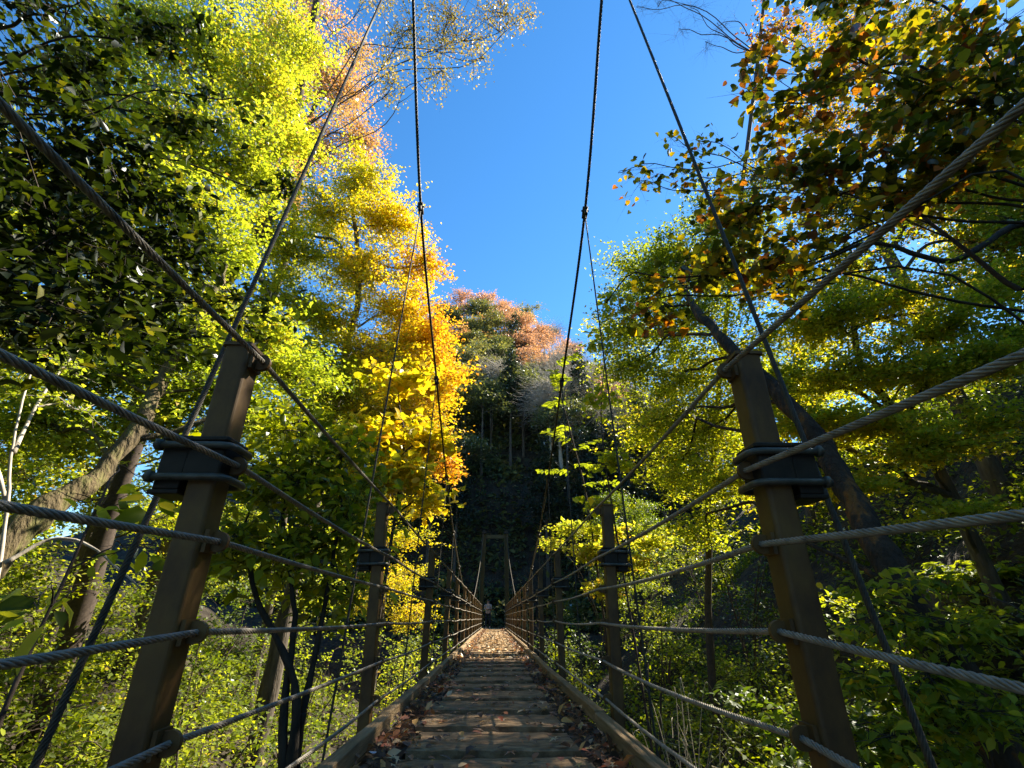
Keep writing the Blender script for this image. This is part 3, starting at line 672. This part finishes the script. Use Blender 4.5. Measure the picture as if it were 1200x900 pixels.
lefts = [(-16.5, 15.5, 4.6, 3.2, 'lime', 'low broad thicket at the left edge, under the very tall one', .42, 6000, .14),
         (-13.6, 12.6, 3.6, 2.6, 'maple', 'low dense thicket behind the pale limbs, left edge', .5, 5000, .12),
         (-15, 15.5, 9.5, 3.4, 'maple', 'very tall leafy thicket closing the view at the left edge', .5, 8000, .14),
         (-12.6, 10.8, 7.5, 2.8, 'lime', 'tall yellow-green thicket behind the mossy leaning trunk', .42, 7000, .12),
         (-17, 9, 8.5, 3.2, 'maple', 'tall green thicket outermost on the left slope', .48, 6000, .14),
         (-10.5, 9.5, 5.5, 2.6, 'lime', 'wide yellow-green bush at the left edge behind the pale limbs', .4, 3000, .11),
         (-14.5, 12.5, 6.0, 3.0, 'maple', 'wide green bush high on the left slope, behind the yellow-green wide one', .5, 3000, .12),
         (-9.4, 12.2, 4.0, 2.0, 'under', 'green thicket on the left slope between the tall trees', .5, 2400, .10),
         (-6.6, 10.6, 3.2, 1.7, 'lime', 'small lit lime bush behind the stems of the broad-leaved shrub', .5, 2200, .09),
         (-5.6, 16.5, 4.8, 2.0, 'maple', 'green bush below the golden maple on its far side', .45, 2400, .10),
         (-11.5, 7.0, 4.2, 2.0, 'maple', 'green bush at the far left edge below the pale limbs', .5, 2200, .10),
         (-3.6, 7.2, 2.6, 1.2, 'under', 'low yellow-green bush in front of the dark slope, lower left', .5, 1500, .10),
         (-5.2, 6.4, 2.2, 1.3, 'under', 'leafy lime bush at the foot of the leaning mossy tree', .62, 1500, .09),
         (-3.2, 11.0, 3.6, 1.5, 'green', 'dark green bush behind the broad-leaved shrub, left bank', .35, 2200, .10),
         (-4.6, 9.4, 3.4, 1.5, 'maple', 'rounded fresh-green bush on the left slope below the golden maple', .45, 2200, .085),
         (-6.8, 8.2, 3.2, 1.5, 'under', 'spreading green bush halfway up the left slope', .4, 2000, .09),
         (-2.3, 14.5, 4.2, 1.3, 'lime', 'lit yellow-green bush close to the left railing, mid bridge', .5, 2000, .09),
         (-2.6, 18.5, 4.4, 1.5, 'under', 'yellowing bush by the left railing farther along the bridge', .62, 1800, .10),
         (-2.8, 24.0, 4.8, 1.7, 'green', 'dark bush by the left railing near the far tower', .35, 1500, .12),
         (-8.4, 5.2, 3.0, 1.4, 'green', 'dim dark-leaved bush at the far left under the pale limbs', .3, 1700, .09),
         (-4.3, 4.4, 2.3, 1.1, 'under', 'shaded bush low beside the nearest left post', .35, 1300, .09),
         (-9.8, 9.8, 4.2, 2.0, 'maple', 'broad green bush behind the leaning mossy trunk', .5, 2600, .09),
         (-7.2, 13.5, 4.6, 2.0, 'green', 'tall dark bush on the left slope behind the golden maple trunk', .4, 2600, .10),
         (-2.5, 4.0, 3.6, .6, 'under', 'slim sapling with pale stems between the first and second left posts', .5, 500, .09)]
for k, (x, y, h, r, lm, lab, t, n, sz) in enumerate(lefts):
    b = gp(x, y)
    tree('bush', lab, 'bush', stems(b, 5, h * .8, r * .6, 50 + k), .03, .012,
         [(b + np.array([r * .55 * math.cos(a), r * .55 * math.sin(a), h * f]), (r * .62, r * .62, h * .17), n // 7) for a, f in ((0, .8), (1.1, .55), (2.2, .9), (3.3, .6), (4.4, .8), (5.4, .45), (.6, .35))],
         None, sz * (1.35 if y < 9 else 1), lm, 'twig', dense=.8 if y < 9 else 1, tpl=T_OVAL if y < 9 else T_DIAMOND, spread=.15, flat=.5, tint=(t, .14, .12), lpt=20)
# near leaf sprays low at the left edge
b = gp(-3.0, 1.9)
tree('large_leaf_sapling', 'sapling with a few large pointed leaves close in front of the mossy trunk, far left', 'sapling',
     [at(-60, 1000, 1.9), at(10, 820, 1.9), at(70, 690, 2.0), at(130, 560, 2.1)], .011, .004,
     [A(60,690,1.9,(.22,.2,.1),14), A(120,590,2.1,(.25,.2,.12),16), A(170,560,2.5,(.3,.2,.15),22), A(150,640,2.4,(.2,.2,.1),12)],
     None, .115, 'maple', 'twig', tpl=T_OVAL, spread=.06, tint=(.35, .2, .1), lpt=4, limb_r=.005, droop=.03)
# ---- right bank
b = at(1105, 770, 5.0)
tree('leaning_maple', 'big dense green maple on a leaning dark trunk with rusty patches, right of the bridge', 'tree',
     [b + (.5, .1, -1.2), at(1085, 735, 5.0), at(1000, 590, 5.6), at(940, 490, 6.3), at(840, 392, 7.6), at(800, 340, 9)], .21, .075,
     [A(805,300,9.6,(1.2,1.3,.7),3600,-.12), A(755,330,10.2,(1.0,1.2,.8),3600,-.1), A(845,330,9.6,(1.2,1.2,.8),3200,-.12), A(735,385,10.4,(.9,1.2,.8),3600,-.05), A(800,385,10,(1.1,1.2,.8),3600,-.05), A(735,430,10.6,(.75,1,.7),2600), A(790,450,10.2,(1.1,1.2,.7),3800,.06), A(860,420,9.4,(1.1,1.2,.7),3400), A(770,500,10.4,(.8,1.1,.6),3000,.12), A(830,505,9.8,(1.0,1.1,.6),3400,.12), A(790,555,10.2,(.8,1,.5),2400,.1), A(850,565,9.4,(.9,1,.5),2400,.06), A(850,270,9.4,(1.2,1.2,.8),2800,-.12), A(820,625,9.8,(.7,.9,.35),1300,.05)],  # clump tints put the backlit dark top and lit lower crown into colour
     None, .075, 'maple', 'rustbark', limb_r=.035, dense=1.35, rs=1.3, ls=1.1, spread=.19, flat=.38, tint=(.62, .12, .14), lpt=55)
b = gp(8.6, 8.6)
tree('bright_maple', 'bright layered green maple standing behind the nearest right post', 'tree',
     [b, b + (-.3, 0, 3), at(1010, 430, 8.4), at(1000, 340, 8.4)], .14, .04,
     [A(1080,530,7.6,(.9,.9,.3),1800), A(1150,500,7.4,(.8,.9,.3),1600), A(940,560,8,(.7,.8,.3),1300), A(1180,400,7.6,(.8,.8,.4),1800), A(1120,600,7.2,(.7,.8,.25),900), A(960,380,8.2,(1.0,1.1,.4),3000), A(1040,350,8,(1.1,1.1,.45),3200,.05), A(1100,390,8,(1.0,1.0,.4),2600), A(990,440,8.2,(1.0,1.0,.35),2800,.08), A(1070,440,8,(1.0,1,.35),2800,.06), A(1140,430,7.8,(.8,.9,.35),1800), A(960,500,8,(.8,.9,.3),2000,.08), A(1030,500,7.8,(.9,.9,.3),2000), A(900,460,8.6,(.8,.9,.4),2000), A(1150,350,8.2,(.8,.8,.4),1600), A(1000,570,7.8,(.8,.8,.25),1200,.05), A(900,560,8.4,(.8,.8,.3),1500,.1)],
     None, .075, 'maple', 'bark', dense=1.6, rs=1.25, ls=1.2, spread=.17, flat=.25, tint=(.76, .12, .14), lpt=50)
b = gp(7.5, 3.6)
tree('overhanging_tree', 'near tree with big green, yellow and rusty leaves, arching in from the upper right', 'tree',
     [b, b + (.1, 0, 4), at(1300, 260, 3.6), at(1200, 120, 3.6)], .16, .05,
     [A(1000,70,3.6,(.7,.6,.45),420), A(930,120,3.7,(.55,.6,.4),260,.12), A(1080,120,3.5,(.7,.6,.45),460), A(1150,50,3.5,(.7,.6,.45),420,.05), A(970,200,3.9,(.6,.6,.35),340), A(880,250,4.3,(.5,.6,.3),240,.05), A(1050,210,3.8,(.6,.6,.35),380), A(1140,180,3.5,(.6,.6,.3),320), A(850,310,4.6,(.5,.6,.28),240,.02), A(780,350,5.0,(.4,.5,.28),120,.08), A(920,310,4.2,(.6,.6,.25),240), A(1180,110,3.4,(.5,.5,.4),260), A(1010,-20,3.6,(.9,.7,.5),360,.05), A(730,350,5.2,(.3,.4,.25),46,.1), A(890,70,3.8,(.35,.5,.3),70,.3)],
     None, .118, 'mixed', 'darkbark', tpl=T_ROUND, dense=.95, rs=1.25, spread=.13, flat=.6, tint=(.47, .2, .14), lpt=12, twig_r=.006, limb_r=.02, droop=.05)
b = gp(6.8, 4.6)
tree('hanging_twig_tree', 'tree trailing loose twigs of small curled leaves into the open sky, right', 'tree',
     [b, b + (-.1, 0, 5), at(1180, 330, 4.6), at(1050, 230, 4.8)], .07, .02,
     [A(800,200,4.9,(.35,.4,.25),70), A(760,215,5,(.28,.4,.2),44), A(850,230,4.8,(.35,.4,.3),90), A(790,160,5,(.2,.3,.22),26), A(830,170,4.9,(.25,.3,.2),30), A(740,200,5.1,(.16,.3,.16),16)],
     None, .085, 'mixed', 'twig', tpl=T_ROUND, spread=.1, flat=1, tint=(.4, .22, .12), lpt=4, twig_r=.0035, limb_r=.012, droop=.08)
b = gp(10.5, 9.6)
tree('yellowing_tree', 'tall fine-leaved tree turning yellow behind the overhanging branches, upper right', 'tree',
     [b, b + (-.2, 0, 6), b + (-.5, 0, 10), at(1080, 100, 9.6)], .2, .05,
     [A(1000,60,9.4,(1.5,1.4,1.1),2600,.1), A(920,40,9.6,(1.0,1.3,.9),900,.2), A(1080,30,9.2,(1.5,1.4,1.1),2600), A(1150,100,9.2,(1.4,1.4,1),2600), A(1060,140,9.2,(1.4,1.3,.9),2400), A(960,150,9.4,(1.2,1.3,.9),1800,.06), A(1180,220,9,(1.2,1.2,.8),2200,.08), A(1090,240,9,(1.3,1.2,.7),2200), A(980,250,9.2,(1.2,1.2,.7),2000,-.15), A(900,210,9.6,(.9,1,.8),1200,-.1), A(1170,290,9,(1,1,.6),1400,.15), A(920,330,9.2,(1.0,1,.6),1600,-.2), A(1000,310,9,(1.0,1,.5),1500,-.15)],
     None, .095, 'mixed', 'bark', dense=1.2, rs=1.2, ls=1.15, spread=.22, flat=.45, tint=(.54, .13, .14), lpt=34)
b = at(1290, 300, 6)
tree('knotted_branch_tree', 'dark tree whose thick knotted limb crosses from the right edge', 'tree',
     [gp(10.2, 6), at(1320, 420, 6), at(1290, 300, 6), at(1200, 262, 6), at(1115, 305, 6.2), at(1020, 285, 6.4), at(930, 320, 6.8)], .11, .022,
     [A(1030,280,6.4,(.6,.6,.35),160), A(940,310,6.8,(.6,.6,.3),180), A(1110,330,6.2,(.5,.6,.3),110), A(870,320,7.2,(.5,.6,.3),150)],
     None, .08, 'maple', 'darkbark', spread=.14, tint=(.4, .15, .12), lpt=10, twig_r=.006)
b = gp(4.4, 10.5)
tree('bare_twig_tree', 'leafless tree with fine dark twigs hanging in at the top, right of the cables', 'tree',
     [b, b + (.3, 0, 7), at(900, -60, 9.5), at(860, -120, 9.5)], .09, .03,
     [(at(775, 5, 9.5), (.5, .6, .3), 0, 12), (at(815, 10, 9.5), (.4, .6, .35), 0, 12), (at(752, 8, 9.5), (.3, .4, .2), 0, 7), (at(845, 30, 9.5), (.4, .5, .35), 0, 12), (at(830, 50, 9.5), (.25, .4, .3), 0, 8), (at(800, 35, 9.5), (.3, .4, .3), 0, 8)],
     None, .05, 'mixed', 'twig', spread=.24, twig_r=.005, limb_r=.02)
# pinnate sapling: feathery leaves on long stalks
def pinnate(name, label, base, fronds, lm, size, stem, cat='sapling', group=None):
    root = tag(empty(name, base), label, cat, group); b = np.asarray(base, float)
    m = MB(); S = spline(np.asarray(stem) - b, 8); m.tube(S, np.linspace(.03, .01, len(S)), 6); m.build('stem', M['twig'], root, True)
    lp, ln, lh, sm = [], [], [], MB()
    for (o, d, L) in fronds:
        o = np.asarray(o) - b; d = np.asarray(d, float); d /= np.linalg.norm(d)
        side = np.cross(d, (0, 0, 1.0)); side /= np.linalg.norm(side)
        j = int(np.argmin(np.linalg.norm(S - o, axis=1)))
        t = np.linspace(0, 1, 13)[:, None]
        path = o + d * L * t + np.array([0, 0, -.28 * L]) * t ** 2
        sm.tube(spline([S[j], (S[j] + o) / 2 + (0, 0, .05), o], 4), .005, 4); sm.tube(path, np.linspace(.005, .002, 13), 4)
        for k in range(1, 13):
            for s_ in (-1, 1):
                lp.append(path[k]); lh.append(side * s_ + d * .55 + RNG.normal(size=3) * .08); ln.append(np.array([0, 0, 1.0]) + RNG.normal(size=3) * .2)
    sm.build('leaf_stalks', M['twig'], root, True)
    n = len(lp); link('foliage', leaf_mesh(name, np.array(lp), np.array(ln), size * RNG.uniform(.8, 1.15, n), RNG.normal(.5, .14, n), T_OVAL, np.array(lh)), LM[lm], root)
b = gp(2.4, 11)
stem = [b, b + (0, 0, 3), at(690, 600, 11), at(672, 520, 11), at(655, 455, 11), at(650, 425, 11)]
fr = []
for (u, v) in ((655,455),(648,440),(660,470),(650,430),(668,520),(664,500),(675,545),(680,570),(672,530),(690,600),(655,460),(670,555)):
    a = random.uniform(0, 2 * PI); fr.append((at(u, v, 11), (math.cos(a) * 1, math.sin(a) * .8, .35), random.uniform(.65, .95)))
pinnate('feather_leaf_sapling', 'slender sapling with feathery lit green leaves before the dark wood', b, fr, 'maple', .19, stem)
b = gp(2.7, 9.8)
tree('heart_leaf_sapling', 'tall sapling with scattered yellow-green heart-shaped leaves above the second right post', 'sapling',
     [b, b + (0, 0, 3), at(712, 560, 9.8), at(705, 470, 9.8), at(715, 380, 9.8)], .03, .008,
     [A(705,470,9.8,(.4,.5,.4),110), A(700,400,9.8,(.3,.4,.35),60), A(712,540,9.8,(.4,.5,.35),130), A(700,590,9.8,(.4,.5,.3),130), A(715,345,9.8,(.25,.3,.3),40)],
     None, .14, 'maple', 'twig', tpl=T_ROUND, spread=.12, tint=(.72, .12, .08), lpt=8, droop=.04)
b = gp(2.9, 11)
tree('bright_bush', 'sunlit lime-yellow leafy bush glowing behind the second right post', 'bush',
     stems(b, 6, 4.6, .7, 4), .03, .01,
     [A(668,620,11.3,(.5,.55,.16),800), A(715,625,11.1,(.6,.6,.2),1100), A(692,648,10.9,(.55,.6,.2),900), A(738,662,10.7,(.5,.6,.2),800), A(705,690,10.6,(.5,.5,.2),600), A(764,636,10.7,(.45,.5,.2),600,-.1), A(650,636,11.7,(.3,.4,.14),260)],
     None, .095, 'lime', 'twig', spread=.12, flat=.3, tint=(.7, .1, .08), lpt=22)
b = gp(4.6, 4.5)
tree('slope_bush', 'leafy bush hiding the foot of the leaning trunk, lower right', 'bush',
     stems(b, 6, 3.2, .8, 9), .03, .01,
     [A(1050,730,4.3,(.45,.4,.2),260), A(1090,800,4.1,(.5,.4,.2),300), A(1120,740,4.4,(.4,.4,.2),220), A(1020,800,4.3,(.4,.4,.2),240), A(1150,840,4.0,(.5,.4,.2),300), A(1060,870,4.0,(.45,.4,.2),240), A(980,860,4.2,(.4,.4,.2),220), A(1010,690,4.5,(.3,.3,.15),120), A(1090,680,4.5,(.3,.3,.15),110)],
     None, .11, 'maple', 'twig', tpl=T_OVAL, spread=.1, flat=.5, tint=(.6, .18, .1), lpt=10, droop=.04)
rights = [(7.2, 26, 3.8, 2.2, 'under', 'bush on the bare ridge of the right bank, far along the bridge', .45, 2200, .12),
         (9.5, 29, 4.0, 2.4, 'maple', 'green bush crowning the far ridge of the right bank', .45, 2200, .12),
         (6.2, 20, 4.0, 2.2, 'maple', 'green bush below the far ridge of the right bank', .42, 2400, .11),
         (8.8, 22, 3.6, 2.2, 'under', 'yellow-green bush beside the dark ridge, beyond the dense maple', .5, 2400, .11),
         (5.0, 31, 4.2, 2.0, 'green', 'dark bush at the right foot of the far tower', .4, 1800, .12),
         (4.3, 9.2, 3.4, 1.5, 'under', 'leafy bush on the bare mound right of the second right post', .4, 2000, .09),
         (5.0, 12.2, 3.6, 1.6, 'maple', 'green bush under the lime-yellow one, on the right bank', .42, 2000, .09),
         (7.0, 8.4, 2.4, 1.5, 'maple', 'green bush above the mound, left of the leaning trunk', .5, 1900, .09),
         (8.6, 4.8, 2.4, 1.5, 'under', 'bush of small lit leaves on the right slope near the right edge', .5, 1700, .09),
         (10.5, 5.6, 2.6, 1.6, 'maple', 'layered green bush by the right edge under the knotted limb', .5, 1900, .09),
         (3.3, 5.6, 3.6, .9, 'green', 'dark broad-leaved shrub just outside the second right post', .45, 700, .15),
          (4.2, 7.4, 3.6, 1.2, 'green', 'shaded leafy shrub beyond the second right post, with bare stems', .4, 1100, .12),
          (5.4, 5.4, 2.4, 1.2, 'under', 'mixed green bush under the leaning trunk', .4, 1300, .10),
          (4.4, 3.9, 2.0, 1.0, 'under', 'low shaded bush between the first and second right posts', .35, 1000, .09),
          (6.6, 4.2, 2.2, 1.2, 'under', 'bush with pale lit leaves at the lower right edge', .5, 1300, .09),
          (7.6, 6.0, 1.8, 1.3, 'green', 'low dark bush on the right slope behind the leaning trunk', .4, 1200, .09),
          (2.6, 16.5, 4.4, 1.3, 'under', 'leafy bush by the right railing, past the lime-yellow one', .5, 1800, .10),
          (2.8, 21.5, 4.6, 1.5, 'green', 'dark bush by the right railing near the far tower', .35, 1600, .11),
          (5.6, 10.6, 3.0, 1.5, 'maple', 'green bush on the right slope below the dense maple', .42, 2000, .08),
          (9.4, 7.0, 1.8, 1.3, 'maple', 'fern-like green bush high on the right slope', .5, 1500, .08),
          (6.6, 14.0, 4.5, 2.0, 'green', 'tall dark bush behind the dense maple, right slope', .4, 2400, .10),
          (11.6, 10.5, 3.0, 1.8, 'green', 'dark bush near the top of the right slope', .38, 2000, .10),
          (2.9, 3.0, 3.3, .55, 'under', 'thin sapling with single lit leaves just right of the nearest bay', .55, 260, .11)]
for k, (x, y, h, r, lm, lab, t, n, sz) in enumerate(rights):
    b = gp(x, y)
    tree('bush', lab, 'bush', stems(b, 5, h * .8, r * .6, 80 + k), .03, .012,
         [(b + np.array([r * .55 * math.cos(a), r * .55 * math.sin(a), h * f]), (r * .62, r * .62, h * .17), n // 7) for a, f in ((0, .8), (1.1, .55), (2.2, .9), (3.3, .6), (4.4, .8), (5.4, .45), (.6, .35))],
         None, sz * (1.35 if y < 9 else 1), lm, 'twig', dense=.8 if y < 9 else 1, tpl=T_OVAL if y < 9 else T_DIAMOND, spread=.15, flat=.5, tint=(t, .14, .12), lpt=20)
# ferns
rf = np.random.default_rng(77)
for k in range(34):
    left = k < 17
    for _ in range(50):
        x = rf.uniform(-9, -2.2) if left else rf.uniform(2.2, 9); y = rf.uniform(2.5, 10)
        u_, v_ = pix((x, y, gz(x, y)))
        if -60 < u_ < 1260 and v_ < 960: break
    b = gp(x, y, 0); fr = []
    for q in range(9):
        a = 2 * PI * q / 9 + rf.uniform(-.3, .3); fr.append((b + np.array([math.cos(a) * .05, math.sin(a) * .05, .25]), (math.cos(a), math.sin(a), rf.uniform(.3, .9)), rf.uniform(.5, .95)))
    pinnate('fern', 'green fern among the other ferns on the ' + ('left' if left else 'right') + ' bank below the bridge', b, fr, 'under' if k % 3 else 'maple', rf.uniform(.14, .2), [b, b + (0, 0, .15), b + (0, 0, .28)], 'fern', 'ferns on the ' + ('left' if left else 'right') + ' bank')
# dry pale stems
for (x, y, h, n, lab) in ((3.0, 9.0, 4.4, 26, 'clump of dry pale leafless stems beside the right railing'), (4.8, 5.0, 3.2, 16, 'thin dry stalks tangled low at the lower right'), (-2.2, 8.0, 3.6, 22, 'dry reddish leafless stems beside the left railing')):
    b = gp(x, y); root = tag(empty('dry_stem_clump', b), lab, 'dry stems'); m = MB(); r = np.random.default_rng(int(h * 10))
    for k in range(n):
        a = r.uniform(0, 2 * PI); d = r.uniform(.2, 1.1); hh = h * r.uniform(.6, 1)
        p0 = np.array([math.cos(a), math.sin(a), 0]) * .2 * r.random(); tip = np.array([math.cos(a) * d, math.sin(a) * d, hh])
        m.tube(spline([p0, tip * (.4, .4, .6) + r.normal(size=3) * .1, tip, tip + np.array([math.cos(a) * .4, math.sin(a) * .4, -.1])], 5), np.linspace(.009, .003, 16), 4)
        for q in range(3):
            s = tip * r.uniform(.5, .95); m.tube([s, s + r.normal(size=3) * .15 + (0, 0, .1), s + r.normal(size=3) * .3 + (0, 0, .25)], [.004, .003, .002], 3)
    m.build('stems', M['deadstem'], root)
# ground cover on both banks
def cover(n, xr, yr, hgt, size, t0, lm, name, seed):
    r = np.random.default_rng(seed)
    m3 = int(n * 1.7); x = r.uniform(*xr, m3); y = yr[0] + (yr[1] - yr[0]) * r.random(m3) ** 1.3
    q = np.stack([x, y, x * 0], 1); f = patch(q, .8) + .5 * patch(q, 2.2) + r.normal(size=m3) * .3
    s = np.argsort(-f)[:n]; x, y, f = x[s], y[s], f[s]
    p = np.stack([x, y, ground_z(x, y) + hgt * r.random(n) ** 1.3 * (.4 + .6 * np.clip(f, 0, 1)) * .9], 1)
    me = leaf_mesh(name, p, np.array([0, 0, 1.0]) + r.normal(size=(n, 3)) * .5, size * r.uniform(.5, 1.3, n) * (.8 + .02 * y), t0 + r.normal(size=n) * .15 + .26 * patch(p, .9), T_OVAL)
    o = link(name, me, LM[lm]); return tag(o, kind='stuff')
o = cover(38000, (-17, -1.6), (1.5, 26), 1.1, .165, .42, 'under', 'undergrowth', 3); tag(o, 'yellow-green ground plants covering the left bank', 'undergrowth')
o = cover(50000, (1.6, 20), (1.5, 24), .9, .14, .42, 'under', 'undergrowth', 5); tag(o, 'dark low plants and ferns covering the right bank', 'undergrowth')
o = cover(60000, (-24, 26), (36, 86), 1.6, .34, .4, 'olive', 'undergrowth', 7); tag(o, 'dim scrub under the trees of the far hillside', 'undergrowth')

# ---- far wood on the hill
def ball_tree(name, lm, h, r, n, size, bark, seed, tint=.5, shell=7, leaflpt=40, trunk_r=.16, spread=.45):
    rr = np.random.default_rng(seed); cl = []
    for k in range(shell):
        a = 2 * PI * k / shell + rr.uniform(-.3, .3); f = rr.uniform(.45, .95)
        cl.append((np.array([math.cos(a) * r * .6 * (1.15 - f * .5), math.sin(a) * r * .6 * (1.15 - f * .5), h * (.42 + .5 * f)]), (r * .5, r * .5, r * .34), n // (shell + 1), *( (0,) if n else (22,) )))
    cl.append((np.array([0, 0, h * .92]), (r * .45, r * .45, r * .35), n // (shell + 1), *((0,) if n else (22,))))
    return tree(name, None, None, [(0, 0, -.6), (.05, 0, h * .3), (-.08, .06, h * .62), (0, 0, h * .9)], trunk_r, .04, cl, None, size, lm, bark, spread=spread, tint=(tint, .12, .14), lpt=leaflpt, twig_r=.034 if not n else .014, limb_r=.09, pscale=.4)
def cone_tree(name, h, r, n, size, seed, trunk0=.12):
    rr = np.random.default_rng(seed); cl = []
    for k in range(11):
        f = trunk0 + (1 - trunk0) * (k + .5) / 11; a = k * 2.4
        w = r * (1 - f) ** .75 * 1.1 + .15
        cl.append((np.array([math.cos(a) * w * .35, math.sin(a) * w * .35, h * f]), (w * .75, w * .75, h * .06), int(n * (w / r) / 6)))
    return tree(name, None, None, [(0, 0, -.6), (0, 0, h * .5), (0, 0, h)], .17, .02, cl, None, size, 'needle', 'bark', spread=.3, flat=.8, tint=(.5, .2, .2), lpt=30, pscale=.5)
protos = {
 'orange': [ball_tree('autumn_tree', 'russet', 8.5, 3.2, 2600, .24, 'bark', 1, .62), ball_tree('autumn_tree', 'orange', 8, 3.0, 1700, .24, 'bark', 2, .55)],
 'russet': [ball_tree('russet_tree', 'russet', 8, 3.0, 1100, .24, 'palebark', 3, .35)],
 'olive': [ball_tree('olive_tree', 'olive', 8.5, 3.0, 3200, .26, 'bark', 4, .5), ball_tree('olive_tree', 'olive', 8, 3.2, 3000, .26, 'bark', 5, .75)],
 'dark': [ball_tree('shaded_tree', 'olive', 9, 3.2, 3200, .26, 'bark', 6, .45)],
 'bare': [ball_tree('bare_tree', 'olive', 8, 3.0, 0, .2, 'palebark', 7, .5, trunk_r=.17, spread=1.0)],
 'cedar': [cone_tree('cedar_tree', 12.5, 2.3, 3000, .3, 8, .42)],
 'conifer': [cone_tree('conifer_tree', 9.5, 2.3, 3600, .26, 9)]}
LAB = {'orange': ('orange-crowned tree among others along the far hill skyline', 'tree', 'orange trees on the far hilltop'),
       'russet': ('thin russet-brown tree among others on the upper far hillside', 'tree', 'russet trees on the far hillside'),
       'olive': ('olive-green rounded tree among others on the far hillside', 'tree', 'olive trees on the far hillside'),
       'dark': ('shaded dark-green tree among others low on the far hillside', 'tree', 'dark trees on the far hillside'),
       'bare': ('bare tree with pale spreading branches among others on the far hillside', 'tree', 'bare pale trees on the far hillside'),
       'cedar': ('dark cedar with a tall bare trunk among others behind the far tower', 'tree', 'cedars behind the far tower')}
used = set()
def far_tree(kind, x, y, sc, label=None):
    pr = protos[kind][random.randrange(len(protos[kind]))]
    if pr.name not in used: o = pr; used.add(pr.name)
    else: o = copy_tree(pr)
    o.location = (x, y, gz(x, y) - .2); o.rotation_euler = (0, 0, random.uniform(0, 2 * PI)); s = sc * random.uniform(.85, 1.15); o.scale = (s, s, s * random.uniform(.92, 1.12))
    if label: tag(o, label, 'tree')
    else: tag(o, *LAB[kind])
spots = []
y = 40.0
while y < 88:
    x = -26 + random.uniform(-1, 1)
    while x < 32:
        spots.append((x + random.uniform(-1, 1), y + random.uniform(-1.2, 1.2))); x += 3.2 + .03 * (y - 40)
    y += 3.2
for x, y in spots:
    z = gz(x, y); u, v = pix((x, y, z + 6))
    if not (380 < u < 860) or (y < 45 and abs(x) < 2.5): continue
    q = random.random()
    if y < 46.5: k = 'cedar' if q < .8 else 'dark'
    elif v > 500: k = 'dark' if q < .6 or u < 600 else 'bare'
    elif v > 425: k = ('dark' if q < .45 else 'olive' if q < .9 else 'bare') if u < 615 else ('bare' if q < .66 else 'russet' if q < .9 else 'olive')
    elif v > 385: k = ('olive' if q < .75 else 'orange') if u < 610 else ('russet' if q < .6 else 'bare' if q < .75 else 'orange')
    else: k = ('orange' if q < .55 else 'russet' if q < .8 else 'olive')
    far_tree(k, x, y, 1.0)
for (u, v, yy, sc, lab) in ((655, 480, 47, 1.15, 'pale bare tree spreading wide right of the wire cables, low on the far hillside'), (698, 505, 45, 1.0, 'pale bare tree at the right foot of the far hill, half behind green leaves'), (640, 445, 56, 1.1, 'pale bare tree highest of the bare ones, under the russet crowns')):
    p = at(u, v, yy); pr = protos['bare'][0]
    o = copy_tree(pr); o.location = (p[0], yy, gz(p[0], yy) - .2); s = sc * 1.25; o.scale = (s, s, max(.5, (p[2] - gz(p[0], yy)) / (8 * .8))); tag(o, lab, 'tree'); o.pop('group', None)
p = at(604, 432, 66); far_tree('conifer', p[0], 66, 1.05, 'dark pointed conifer standing alone among the autumn trees of the far hill')
p = at(570, 372, 80); far_tree('olive', p[0], 80, .9, 'round dark-green treetop poking above the orange trees on the far skyline')
for kind in protos:
    for pr in protos[kind]:
        if pr.name not in used:
            for ch in list(pr.children): bpy.data.objects.remove(ch)
            bpy.data.objects.remove(pr)
# ------------------------------------------------------------------ light, sky, camera
SAZ, SEL = math.radians(56), math.radians(42)
sd = Vector((math.sin(SAZ) * math.cos(SEL), math.cos(SAZ) * math.cos(SEL), math.sin(SEL)))
sl = bpy.data.lights.new('sun', 'SUN'); sl.energy = 5.0; sl.angle = math.radians(.5); sl.color = (1, .93, .82)
so = bpy.data.objects.new('sun', sl); C.objects.link(so); so.rotation_euler = sd.to_track_quat('Z', 'Y').to_euler(); so.location = (20, 35, 40)
W = bpy.data.worlds.new('World'); bpy.context.scene.world = W; W.use_nodes = True
nt = W.node_tree; bg = nt.nodes['Background']
sky = nt.nodes.new('ShaderNodeTexSky'); sky.sky_type = 'NISHITA'; sky.sun_disc = False
sky.sun_elevation = SEL; sky.sun_rotation = SAZ; sky.altitude = 900; sky.air_density = 1.0; sky.dust_density = .05; sky.ozone_density = 4.0
hs = nt.nodes.new('ShaderNodeHueSaturation'); hs.inputs['Saturation'].default_value = 1.25; hs.inputs['Value'].default_value = 1.0
nt.links.new(sky.outputs[0], hs.inputs['Color']); nt.links.new(hs.outputs[0], bg.inputs[0]); bg.inputs[1].default_value = .095
cam = bpy.data.cameras.new('camera'); co = bpy.data.objects.new('camera', cam); C.objects.link(co)
cam.sensor_width = 36; cam.lens = 36 * F / 1200; cam.clip_start = .02; cam.clip_end = 2000
co.rotation_euler = (PI / 2 + TH, 0, -PSI); co.location = (0, 0, 0)
S = bpy.context.scene; S.camera = co
S.view_settings.view_transform = 'Standard'; S.view_settings.look = 'None'; S.view_settings.exposure = 1.85; S.view_settings.gamma = 1
S.view_settings.use_white_balance = True; S.view_settings.white_balance_temperature = 7300; S.view_settings.white_balance_tint = 8
S.render.engine = 'CYCLES'
cy_ = S.cycles; cy_.max_bounces = 6; cy_.diffuse_bounces = 4; cy_.transmission_bounces = 4; cy_.glossy_bounces = 2; cy_.transparent_max_bounces = 4
cy_.sample_clamp_indirect = 6; cy_.use_denoising = True
try: cy_.denoiser = 'OPENIMAGEDENOISE'
except Exception: pass
S.render.resolution_x, S.render.resolution_y = 1024, 768
